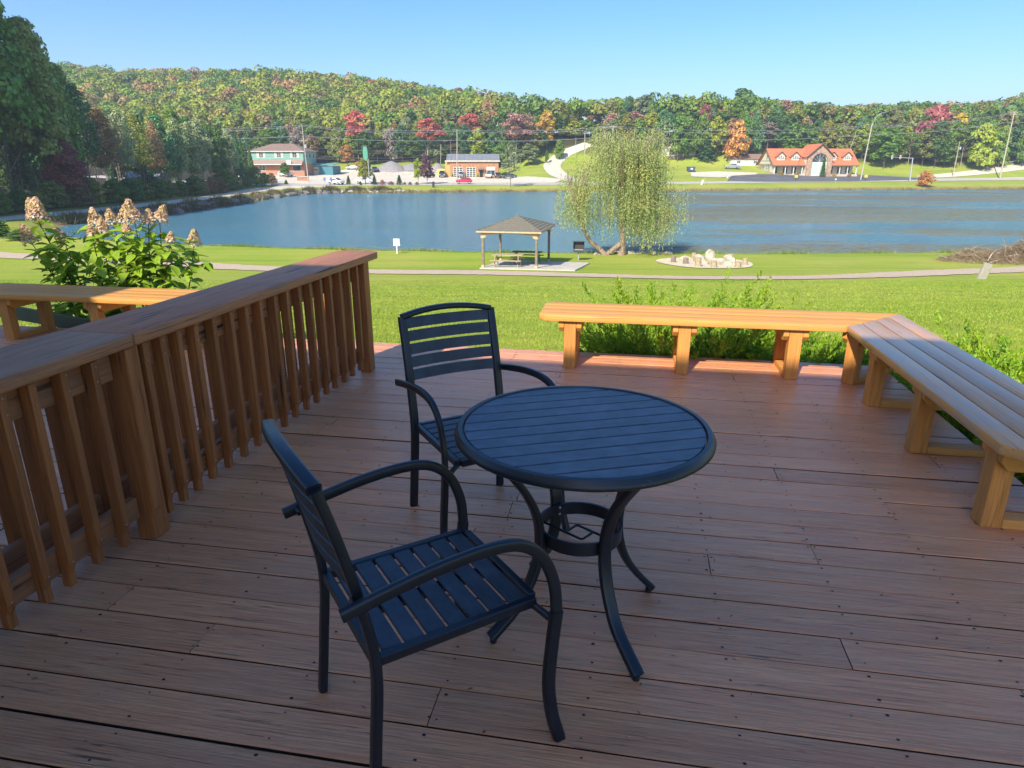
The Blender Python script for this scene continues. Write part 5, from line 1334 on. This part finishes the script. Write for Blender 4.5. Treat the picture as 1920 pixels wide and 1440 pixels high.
window(b, 2.6, 3.3, .95, 2.5, -.002, ax='y'); window(b, 4.3, 5.3, .95, 2.5, -.002, ax='y', cols=3); window(b, 6.3, 7.0, .95, 2.5, -.002, ax='y'); window(b, 5.3, 6.4, 4.6, 6.2, -.002, ax='y', cols=2)
for zz in (4.3,): MB().box(-.05, 2.2, zz, -.003, 10.0, zz+.12).build('timber_band', M['trim'], b)
def dormer(x):
    w = 1.35; y0 = 1.15
    MB().prism([(x-w, 4.55), (x+w, 4.55), (x+w, 6.0), (x, 7.15), (x-w, 6.0)], y0, y0+.15, lambda a, c, d: (a, d, c)).build('dormer_wall', M['cream'], b)
    for s_ in (-1, 1):
        MB().prism([(y0+.15, 4.55), (y0+3.2, 6.0), (y0+.15, 6.0)], x + s_*w - .06, x + s_*w + .06, lambda a, c, d: (d, a, c)).build('dormer_cheek', M['cream'], b)
        MB().add([(x, y0-.35, 7.35), (x + s_*(w+.45), y0-.35, 5.75), (x + s_*(w+.45), y0+2.0, 5.75), (x, y0+4.2, 7.35), (x, y0-.35, 7.2), (x + s_*(w+.45), y0-.35, 5.6), (x + s_*(w+.45), y0+2.0, 5.6), (x, y0+4.2, 7.2)], [(0, 1, 2, 3), (7, 6, 5, 4), (0, 4, 5, 1), (1, 5, 6, 2)]).build('dormer_roof', M['orange_roof'], b)
        MB().beam((x, y0-.37, 7.27), (x + s_*(w+.47), y0-.37, 5.67), .06, .2).build('dormer_verge', M['trim'], b)
    for k in (-1, 0, 1): window(b, x + k*.72 - .32, x + k*.72 + .32, 4.85, 5.85 + (.3 if k == 0 else 0), y0-.002, cols=2, rows=2, glass=M['darkglass'])
for x in (2.7, 7.8, 21.0, 26.3): dormer(x)
ax_, gw, ge, gt = 15.2, 4.35, 6.0, 9.6
pts = [(ax_-gw, -.8), (ax_-2.75, -.8), (ax_-2.75, 4.1)] + [(ax_-2.75*math.cos(math.pi*k/12), 4.1 + 2.7*math.sin(math.pi*k/12)) for k in range(1, 12)] + [(ax_+2.75, 4.1), (ax_+2.75, -.8), (ax_+gw, -.8), (ax_+gw, ge), (ax_, gt), (ax_-gw, ge)]
m = MB(); n = len(pts); f = lambda a, c, d: (a, d, c)
# arch face as a strip between inner arch and outer outline
inner = [(ax_-2.75, -.8), (ax_-2.75, 4.1)] + [(ax_-2.75*math.cos(math.pi*k/12), 4.1+2.7*math.sin(math.pi*k/12)) for k in range(1, 12)] + [(ax_+2.75, 4.1), (ax_+2.75, -.8)]
outer = [(ax_-gw, -.8), (ax_-gw, 4.1)] + [(ax_-gw, 4.1+1.9*k/3) for k in range(1, 4)] + [(ax_-gw+gw*k/3, ge+(gt-ge)*k/3) for k in range(1, 4)] + [(ax_+gw*k/3, gt-(gt-ge)*k/3) for k in range(1, 3)] + [(ax_+gw, ge), (ax_+gw, 5.3), (ax_+gw, 4.7)] + [(ax_+gw, 4.1), (ax_+gw, -.8)]
for k in range(len(inner)-1):
    m.prism([inner[k], inner[k+1], outer[k+1], outer[k]], -1.5, -.8, f)
m.build('stone_gable', M['stone'], b)
MB().box(ax_-gw, -.79, -.8, ax_-gw+.5, 8, ge-.1).box(ax_+gw-.5, -.79, -.8, ax_+gw, 8, ge-.1).build('side_wall', M['cream'], b)
MB().box(ax_-2.9, -.95, -.5, ax_+2.9, -.85, 7).build('arch_backing', M['white'], b)
for s_ in (-1, 1): MB().box(ax_ + s_*1.4-1.28, -1.0, .35, ax_ + s_*1.4+1.28, -.955, 3.6).build('panel', M['mint'], b)
fan = MB().prism([(ax_-2.6*math.cos(math.pi*k/16), 4.0+2.55*math.sin(math.pi*k/16)) for k in range(17)], -.99, -.955, f).build('fan_window', M['glass'], b)
m = MB()
for k in range(1, 6): a = math.pi*k/6; m.beam((ax_, -1.02, 4.0), (ax_-2.6*math.cos(a), -1.02, 4.0+2.55*math.sin(a)), .10, .04)
m.build('muntin', M['white'], fan)
for s_ in (-1, 1):
    for k in range(5):
        t0, t1 = k/5, (k+1)/5; xa, xb = ax_ + s_*(gw+.55)*(1-t0), ax_ + s_*(gw+.55)*(1-t1); za, zb = ge-.42 + (gt+.18-ge+.42)*t0, ge-.42 + (gt+.18-ge+.42)*t1
        MB().add([(xa, -2.0, za+.12), (xb, -2.0, zb+.06), (xb, 8.5, zb+.06), (xa, 8.5, za+.12), (xa, -2.0, za-.05), (xb, -2.0, zb-.05), (xb, 8.5, zb-.05), (xa, 8.5, za-.05)], [(0, 1, 2, 3), (7, 6, 5, 4), (0, 4, 5, 1), (3, 2, 6, 7), (0, 3, 7, 4)]).build('roof_course', M['orange_roof'], b)
    MB().beam((ax_, -2.04, gt+.16), (ax_ + s_*(gw+.6), -2.04, ge-.48), .07, .28).build('verge', M['trim'], b)
rx_ = R(5)
def near_b(x, y): return (88.6 + x*math.cos(rx_) - y*math.sin(rx_), 238.0 + x*math.sin(rx_) + y*math.cos(rx_))
u, v = near_b(16.1, -2.6); o = tree('con', 0, u, v, 6.6, 2.6, 'dark green', '', 'tall dark cypress in front of the arched entrance', name='conifer', cat='conifer')
for x, lb in ((2.2, 'yellow bush at the left end of the porch'), (7.7, 'yellow bush left of the stone gable'), (21.0, 'yellow bush right of the stone gable'), (26.4, 'yellow bush at the right end of the porch')):
    u, v = near_b(x, -1.4); tree('low', 0, u, v, 1.25, 2.2, 'golden', '', lb, name='bush', cat='bush')
# cream bungalow behind the willow
b = bld('cream_bungalow', 'cream bungalow with brown roof on the slope behind the willow', 54.6, 258, 3, 'house')
MB().box(0, 0, -1.2, 12.5, 8, 3.2).build('wall', M['cream'], b)
MB().prism([(-.5, 3.1), (4, 5.6), (8.5, 3.1)], -.4, 12.9, lambda a, c, d: (d, a, c)).build('roof', M['brown_roof'], b)
MB().prism([(1.6, 2.75), (4.6, 4.9), (7.6, 2.75)], -2.6, 1.0, lambda a, c, d: (a, d, c)).build('porch_gable', M['cream'], b)
for x in (1.9, 7.3): MB().box(x-.1, -2.5, -.6, x+.1, -2.3, 2.74).build('porch_post', M['white'], b)
MB().box(1.7, -2.5, -.9, 7.5, -.003, .1).build('porch_floor', M['trim'], b)
window(b, 2.6, 6.4, .8, 2.4, -.003, cols=3); window(b, 9.6, 11.2, 1.1, 2.5, -.003)
for x in (9.3, 11.3): MB().box(x, -.05, 1.0, x+.28, -.003, 2.6).build('shutter', M['trim'], b)
MB().box(12.0, 3.6, 4.6, 12.5, 4.2, 6.3).build('chimney', M['brick'], b)
b = bld('white_outbuilding', 'low white outbuilding behind the orange maple', 78.5, 252.5, 2, 'house')
MB().box(0, 0, -1.5, 12.5, 6, 2.2).build('wall', M['white'], b); MB().prism([(-.4, 2.1), (3, 4.0), (6.4, 2.1)], -.3, 12.8, lambda a, c, d: (d, a, c)).build('roof', M['brown_roof'], b)
window(b, 2, 3.4, .7, 1.7, -.003); window(b, 8, 9.4, .7, 1.7, -.003)
# small far house glimpsed on the left
b = bld('pale_green_house', 'pale green house glimpsed between the trunks of the left wood', -84, 152, 0, 'house')
MB().box(0, 0, -.3, 7, 6, 3.0).build('wall', M['mint'], b); MB().prism([(-.4, 3.0), (3, 4.4), (6.4, 3.0)], -.3, 7.3, lambda a, c, d: (d, a, c)).build('roof', M['galv'], b)
# ---------------------------------------------------------------- vehicles
def vehicle(label, u, v, rz, kind, col, cat='car'):
    mt = plain('car paint', col, .3, coat=.6)
    r_ = empty('parked_' + cat, label, cat, loc=(u, v, gz(u, v)+.10), rz=R(rz))
    S = {'suv': ([(-2.2, .42), (-2.25, .95), (-2.05, 1.12), (-1.0, 1.20), (2.0, 1.18), (2.25, 1.05), (2.25, .42)], [(-1.15, 1.17), (-.35, 1.68), (1.55, 1.70), (2.12, 1.18)], .92, 1.45),
         'sedan': ([(-2.3, .38), (-2.3, .82), (-1.15, .96), (1.6, .98), (2.3, .92), (2.3, .38)], [(-1.2, .95), (-.45, 1.42), (.95, 1.42), (1.75, .97)], .88, 1.45),
         'van': ([(-2.4, .45), (-2.45, 1.15), (-1.85, 1.35), (2.35, 1.4), (2.4, .45)], [(-1.9, 1.34), (-1.2, 2.0), (2.25, 2.02), (2.36, 1.4)], .96, 1.55),
         'pickup': ([(-2.7, .5), (-2.72, 1.08), (-1.6, 1.22), (.6, 1.24), (.62, 1.20), (2.7, 1.20), (2.7, .5)], [(-1.5, 1.2), (-.8, 1.78), (.5, 1.78), (.75, 1.2)], .95, 1.75)}[kind]
    body, cab, w, wb = S; wh = .36
    f = lambda a, c, d: (a, d, c)
    MB().prism(body, -w, w, f).build('body', mt, r_, bevel=.06, seg=2, smooth=40)
    m = MB(); n = len(cab); vs = [(a, -w*.93, c) if c < 1.4 and i in (0, n-1) else (a, -w*.78, c) for i, (a, c) in enumerate(cab)] + [(a, w*.93, c) if i in (0, n-1) else (a, w*.78, c) for i, (a, c) in enumerate(cab)]
    m.add(vs, [tuple(range(n))[::-1], tuple(range(n, 2*n))] + [(i, (i+1) % n, n+(i+1) % n, n+i) for i in range(n)]); m.build('cabin', mt, r_)
    cx_ = sum(a for a, c in cab)/n; zlo, zhi = cab[0][1]+.06, cab[1][1]-.08
    for s_ in (-1, 1):
        x0, x1, x2, x3 = cab[0][0]+.32, cab[1][0]+.12, cab[2][0]-.1, cab[3][0]-.28
        yb, yt = s_*(w*.93+.012 - .0), s_*(w*.78+.014)
        k = .0
        for (a, bb, c, e) in ((x0, x1, x1+(x2-x1)*.46, x0+(x3-x0)*.50), (x0+(x3-x0)*.54, x1+(x2-x1)*.50, x2, x3)):
            MB().add([(a, yb*.995, zlo), (bb, yt, zhi), (c, yt, zhi), (e, yb*.995, zlo)], [(0, 1, 2, 3)]).build('side_window', M['darkglass'], r_)
        for x in (-wb, wb):
            o = MB().lathe([(0, -.11), (wh, -.11), (wh, .11), (0, .11)], 14).build('wheel', M['tyre'], r_); o.location = (x, s_*(w-.10), wh); o.rotation_euler = (R(90), 0, 0)
            MB().lathe([(0, .118*-s_), (.2, .116*-s_)], 10).build('rim', M['galv'], o)
        o = MB().box(body[0][0]-.03, s_*w*.75-.18, .70, body[0][0]+.06, s_*w*.75+.18, .86).build('headlight', M['white'], r_)
        o = MB().box(body[-1][0]-.06, s_*w*.82-.11, .78, body[-1][0]+.03, s_*w*.82+.11, 1.02).build('tail_light', plain('tail lamp', (.35, .02, .02), .3), r_)
    (a0, c0), (a1, c1) = cab[0], cab[1]; (a3, c3), (a2, c2) = cab[3], cab[2]
    MB().add([(a0+.06, -w*.8, c0+.07), (a0+.06, w*.8, c0+.07), (a1-.06, w*.70, c1-.06), (a1-.06, -w*.70, c1-.06)], [(0, 1, 2, 3)]).build('windscreen', M['darkglass'], r_).location = (-.03, 0, .03)
    MB().add([(a3-.03, -w*.8, c3+.07), (a3-.03, w*.8, c3+.07), (a2+.03, w*.70, c2-.06), (a2+.03, -w*.70, c2-.06)], [(0, 1, 2, 3)]).build('rear_window', M['darkglass'], r_).location = (.03, 0, .02)
    return r_
WH, BK, RD, NV, GY = (.72, .72, .70), (.02, .022, .025), (.55, .02, .06), (.03, .05, .09), (.20, .21, .22)
vehicle('red crossover driving along the road in front of the brown garage', -13.4, 195.0, 4, 'suv', RD)
vehicle('white crossover seen from behind on the far side of the road, near the low rocks', -47.4, 188.5, 150, 'suv', WH)
vehicle('white pickup parked behind the tall green sign', -40.6, 193.5, 175, 'pickup', WH, 'pickup')
vehicle('white crossover parked before the brick front of the green building', -70.0, 217, 165, 'suv', WH)
vehicle('navy crossover parked by the gravel heap behind the green sign', -47.0, 240.5, 100, 'suv', NV)
vehicle('white car half hidden at the left of the green building', -76.5, 212, 200, 'sedan', WH)
vehicle('silver car behind the yellow bush near the teal shed', -55.5, 245, 0, 'sedan', (.55, .57, .6))
vehicle('dark blue van parked left of the garage doors', -22.2, 223.5, 92, 'van', NV, 'van')
vehicle('grey crossover parked behind the utility pole at the garage', -15.9, 222.5, 80, 'suv', GY)
vehicle('white pickup parked in front of the sign of the brown garage', -7.3, 222.5, 88, 'pickup', WH, 'pickup')
vehicle('black car parked at the right corner of the brown garage', -4.4, 222.8, 85, 'suv', BK)
vehicle('dark green car behind the purple tree on the far bank', -26.3, 221.5, 60, 'sedan', (.05, .09, .08))
vehicle('dark car parked behind the birch', -.9, 220.5, 20, 'sedan', (.06, .08, .09))
vehicle('grey pickup parked on the grass below the orange maple', 77.3, 246.5, 172, 'pickup', (.25, .28, .32), 'pickup')
t = empty('dumpster', 'blue dumpster on the gravel at the right of the willow', 'dumpster', loc=on(60.7, 238.5), rz=R(4))
mb_ = plain('dumpster blue', (.05, .08, .15), .5)
MB().prism([(-1.1, .1), (1.1, .1), (1.25, 1.5), (-1.25, 1.5)], -.9, .9, lambda a, c, d: (a, d, c)).build('body', mb_, t, bevel=.03); MB().box(-1.3, -.95, 1.505, 1.3, .95, 1.6).build('lid', mb_, t); MB().box(-.4, -.93, .7, .4, -.905, 1.2).build('emblem', M['white'], t)
# ---------------------------------------------------------------- poles, wires, signs
def upole(label, u, v, top, u1, v1, z1, r=.16, arm=None, tf=False, name='utility_pole', street=False):
    g0 = gz(u, v); t = empty(name, label, 'utility pole' if name == 'utility_pole' else 'pole', loc=(u, v, g0)); a = Vector((0, 0, -.3)); b = Vector((u1-u, v1-v, z1-g0))
    MB().tube([a, a.lerp(b, .5), b], [r, r*.85, r*.65], seg=8).build('shaft', M['pole'], t, smooth=60)
    if arm:
        for dz in arm: MB().box(b.x-1.2, b.y-.06, b.z-dz-.07, b.x+1.2, b.y+.06, b.z-dz+.07).build('crossarm', M['pole'], t)
        for x in (-1.1, -.5, .5, 1.1): MB().lathe([(.0, .0), (.07, .02), (.05, .25), (0, .26)], 6, (b.x+x, b.y, b.z-arm[0]+.07)).build('insulator', M['galv'], t)
    if tf: MB().lathe([(0, 0), (.28, 0), (.3, .1), (.3, .8), (.2, .9), (0, .92)], 10, (b.x+.55, b.y-.1, b.z-tf)).build('transformer', M['galv'], t)
    if street:
        P = curve([b - Vector((0, 0, 1.5)), b + Vector((.35, -.3, .9)), b + Vector((1.1, -.6, 2.3)), b + Vector((2.3, -.9, 3.1))], 4); MB().tube(P, .06, seg=6).build('lamp_arm', M['galv'], t)
        MB().box(P[-1].x-.1, P[-1].y-.15, P[-1].z-.08, P[-1].x+.7, P[-1].y+.15, P[-1].z+.06).build('lamp_head', M['galv'], t, bevel=.03)
    return t
upole('tall utility pole with a transformer in front of the green building', -56.9, 195.5, 0, -57.46, 196, 11.9, arm=(4.2,), tf=6.0)
upole('slim utility pole standing before the brown garage', -16.0, 203, 0, -15.74, 205, 11.1)
upole('utility pole rising behind the top of the willow', 28.7, 204.5, 0, 28.99, 205, 12.2, arm=(.4,))
upole('tall pale utility pole with a curved street lamp right of the orange roofed building', 112.6, 226, 0, 113.78, 226.5, 13.9, r=.24, street=True)
upole('leaning utility pole at the right edge by the side road', 165.9, 238, 0, 166.23, 238.5, 18.2, r=.24, arm=(.4, .9))
upole('utility pole with a transformer between the crimson and yellow green trees', 152.6, 242.5, 0, 152.66, 242.6, 9.0, tf=2.6)
upole('short pole behind the left corner of the brown garage', -25.4, 250, 0, -25.0, 250, 8.3)
upole('pole beside the hill road, nearer the willow', 26.4, 257.5, 0, 26.3, 257.5, 12.9)
upole('thin pole at the bend of the hill road', 23.0, 256.5, 0, 23.0, 256.5, 10.7, r=.10)
upole('thin leaning pole behind the right end of the orange roof', 117.2, 250, 0, 121.0*.995, 250, 12.0, r=.10)
t = empty('traffic_signal', 'traffic signal on a long mast arm at the road on the right', 'traffic signal', loc=on(126.6, 222.5))
top = Vector((-.35, 0, 7.1)); MB().tube([(0, 0, -.2), top], [.22, .15], seg=8).build('mast', M['galv'], t, smooth=60)
MB().tube([top - Vector((0, 0, .15)), (-7.4, 0, 7.35)], [.12, .06], seg=6).build('mast_arm', M['galv'], t, smooth=60)
for x in (-4.3, -6.9):
    o = MB().box(x-.22, -.2, 6.7, x+.22, .16, 7.9).build('signal_head', M['cream'], t, bevel=.03)
    for k in range(3): MB().lathe([(.15, 0), (0, .01)], 10, (0, 0, 0)).build('lens', M['darkglass'], o).matrix_basis = Matrix.Translation((x, -.215, 6.95+.36*k)) @ Matrix.Rotation(R(90), 4, 'X')
def wire(pts, sag, r=.022):
    m = MB()
    for a, b in zip(pts, pts[1:]):
        a, b = Vector(a), Vector(b); m.tube([a.lerp(b, k/14) - Vector((0, 0, sag*4*(k/14)*(1-k/14)*(b-a).length/60)) for k in range(15)], r, seg=4)
    return m
PT = [(-135, 190, 12.0), (-57.46, 196, 11.75), (-15.74, 205, 10.95), (28.99, 205, 12.0), (113.7, 226.5, 13.3), (166.2, 238.5, 17.8), (240, 248, 17)]
def wl(label, dz, dy, sag, r=.05, s0=0):
    wire([(a, b+dy, c-dz) for a, b, c in PT[s0:]], sag, r).build('power_line', M['wire'], None, label=label, cat='power line')
wl('uppermost power line across the far shore', 0, 0, 1.0); wl('second power line just under the uppermost', .25, .9, 1.35, .045); wl('thick power line in the middle of the spans', 2.75, 0, .9, .06)
for dz, lb, r in ((5.6, 'thin wire below the thick power line across the lots', .035), (7.7, 'lower pair of thin wires, upper one, across the lots', .03), (8.5, 'lowest thin wire across the lots', .03)):
    wire([(-100, 192, 11.6-dz), (-57.3, 196, 11.8-dz), (-25, 250, 11.0-dz+1.2), (-4, 262, 11.5-dz+2)], .8, r).build('power_line', M['wire'], None, label=lb, cat='power line')
t = empty('shop_sign', 'tall green oval sign on twin posts at the far bank', 'sign', loc=on(-39.4, 189.5)); h0 = gz(-39.4, 189.5)
for x, w_ in ((-.3, .22), (.75, .14)): MB().box(x-w_/2, -.1, -.2, x+w_/2, .1, 7.0 if x < 0 else 6.6).build('post', M['iron'] if x < 0 else M['galv'], t)
pts = [( .15 + .62*math.copysign(abs(math.cos(a))**.6, math.cos(a)), 8.1 + 1.75*math.copysign(abs(math.sin(a))**.7, math.sin(a))) for a in [2*math.pi*k/24 for k in range(24)]]
MB().prism(pts, -.32, .32, lambda a, c, d: (a, d, c)).build('sign_panel', plain('sign green', (.10, .33, .22), .5), t)
t = empty('brick_planter', 'low brick planter sign in the lot before the green building', 'planter', loc=on(-60.5, 202.5)); MB().box(-1.6, -.4, -.2, 1.6, .4, 1.1).build('brickwork', M['brick'], t, bevel=.03); MB().box(-1.7, -.5, 1.103, 1.7, .5, 1.22).build('coping', M['concrete'], t)
for u, v, lb in ((-64.5, 186.5, 'small post sign at the bend of the drive'), (-50.2, 187.5, 'blue sign post left of the parked white crossover'), (-48.6, 187.8, 'tan post beside the blue sign')):
    t = empty('post_sign', lb, 'sign', loc=on(u, v)); MB().box(-.06, -.05, -.1, .06, .05, 1.8).build('post', M['pole'], t); MB().box(-.3, -.09, 1.1, .3, -.055, 1.9).build('board', M['white'] if 'blue' not in lb else plain('sign blue', (.1, .2, .4), .5), t)
M['yellow'] = plain('sign yellow', (.62, .52, .10), .5)
for u, v, lb in ((89.2, 220.0, 'yellow box sign in front of the porch on the left'), (113.4, 224.6, 'yellow box sign right of the pale utility pole')):
    t = empty('yellow_sign', lb, 'sign', loc=on(u, v)); MB().box(-.05, -.05, -.1, .05, .05, 1.0).build('post', M['iron'], t); MB().box(-.42, -.42, .9, .42, .42, 1.75).build('box', M['yellow'], t, bevel=.04)
t = empty('lot_lamp', 'thin lamp pole in the lot before the orange roofed building', 'lamp', loc=on(92.0, 226)); MB().tube([(0, 0, -.1), (0, 0, 6.2)], .07, seg=6).build('pole', M['iron'], t); MB().box(-.25, -.4, 6.2, .25, .2, 6.4).build('lamp_head', M['iron'], t)
for u, v, lb in ((55.0, 199.5, 'white board leaning against a thin post on the far shore'),):
    t = empty('leaning_board', lb, 'sign', loc=on(u, v)); MB().box(-.06, -.05, -.1, .06, .05, 3.3).build('post', M['pole'], t); MB().beam((-.9, 0, 0), (-.5, 0, 1.4), .5, .06, (0, 1, 0)).build('board', M['white'], t)
for u, v, lb in ((18.6, 207.5, 'dark mailbox at the foot of the hill road'), (65.2, 212, 'red and white mailbox beside the parking lot'), (96.0, 207.5, 'small hydrant like post on the grass of the far shore'), (12.6, 246, 'white mailbox beside the hill road')):
    t = empty('mailbox', lb, 'mailbox', loc=on(u, v)); MB().box(-.06, -.06, -.1, .06, .06, 1.1).build('post', M['pole'], t); MB().box(-.18, -.3, 1.05, .18, .3, 1.45).build('box', M['iron'] if 'dark' in lb else M['white'], t, bevel=.05)
t = empty('bin', 'black bin on the far bank left of the red crossover', 'bin', loc=on(-20.8, 184.6)); MB().lathe([(0, 0), (.3, 0), (.34, 1.3), (.2, 1.5), (0, 1.5)], 10).build('body', M['iron'], t)
# gravel heaps
def heap(label, u, v, r_, h, seed):
    rnd = random.Random(seed); m = MB(); n = 20; prof = [(1, -.3), (.82, .12), (.55, .48), (.28, .82), (.08, 1.0), (0, 1.01)]
    m.lathe([(a*r_, b*h) for a, b in prof], n); m.v = [(x*(1+rnd.uniform(-.06, .06)), y*(1+rnd.uniform(-.06, .06)), z) for x, y, z in m.v]
    m.build('gravel_heap', plain('heap gravel', (.27, .25, .24), .95, noise=.25, nscale=2), None, label=label, cat='gravel heap', smooth=50).location = on(u, v)
heap('grey gravel heap behind the lot left of the slim green tree', -42.2, 246, 6.5, 2.9, 1); heap('low gravel heap joining the larger one', -35.5, 248, 5.5, 1.9, 2); heap('gravel heap left of the brown garage', -25.6, 242, 4.2, 3.0, 3)
b_ = MB().box(-1.4, -.6, 0, 1.4, .6, 2.0).build('yellow_crate', M['yellow'], None, label='yellow tank crate against the left side of the brown garage', cat='crate', bevel=.1); b_.location = on(-23.5, 233)
t = empty('guardrail', 'metal guardrail along the side road at the right edge', 'guardrail', loc=on(176, 257))
P_ = [(176, 257), (184, 259.5), (194, 263), (206, 267)]
for (a, b), (c, e) in zip(P_, P_[1:]):
    z0, z1 = gz(a, b), gz(c, e); o_ = Vector((176, 257, gz(176, 257)))
    MB().beam(Vector((a, b, z0+.75)) - o_, Vector((c, e, z1+.75)) - o_, .08, .32).build('rail_beam', M['galv'], t); MB().box(a-o_.x-.08, b-o_.y, z0-o_.z-.2, a-o_.x+.08, b-o_.y+.15, z0-o_.z+.7).build('post', M['pole'], t)
# ---------------------------------------------------------------- air
hz_m = bpy.data.materials.new('haze air'); hz_m.use_nodes = True; nt = hz_m.node_tree; nt.nodes.clear(); g = G(nt)
o_ = g.n('ShaderNodeOutputMaterial'); pv = g.n('ShaderNodeVolumePrincipled'); pv.inputs['Color'].default_value = (.80, .90, 1.0, 1); pv.inputs['Density'].default_value = HAZE; pv.inputs['Anisotropy'].default_value = .2
g.l(pv.outputs[0], o_.inputs['Volume'])
ztop = max(110., float(ZG.max()) + 25)
if HAZE: MB().box(-1300, -400, float(ZG.min()) - 3, 1300, 1600, ztop).build('haze', hz_m, None, kind='stuff')
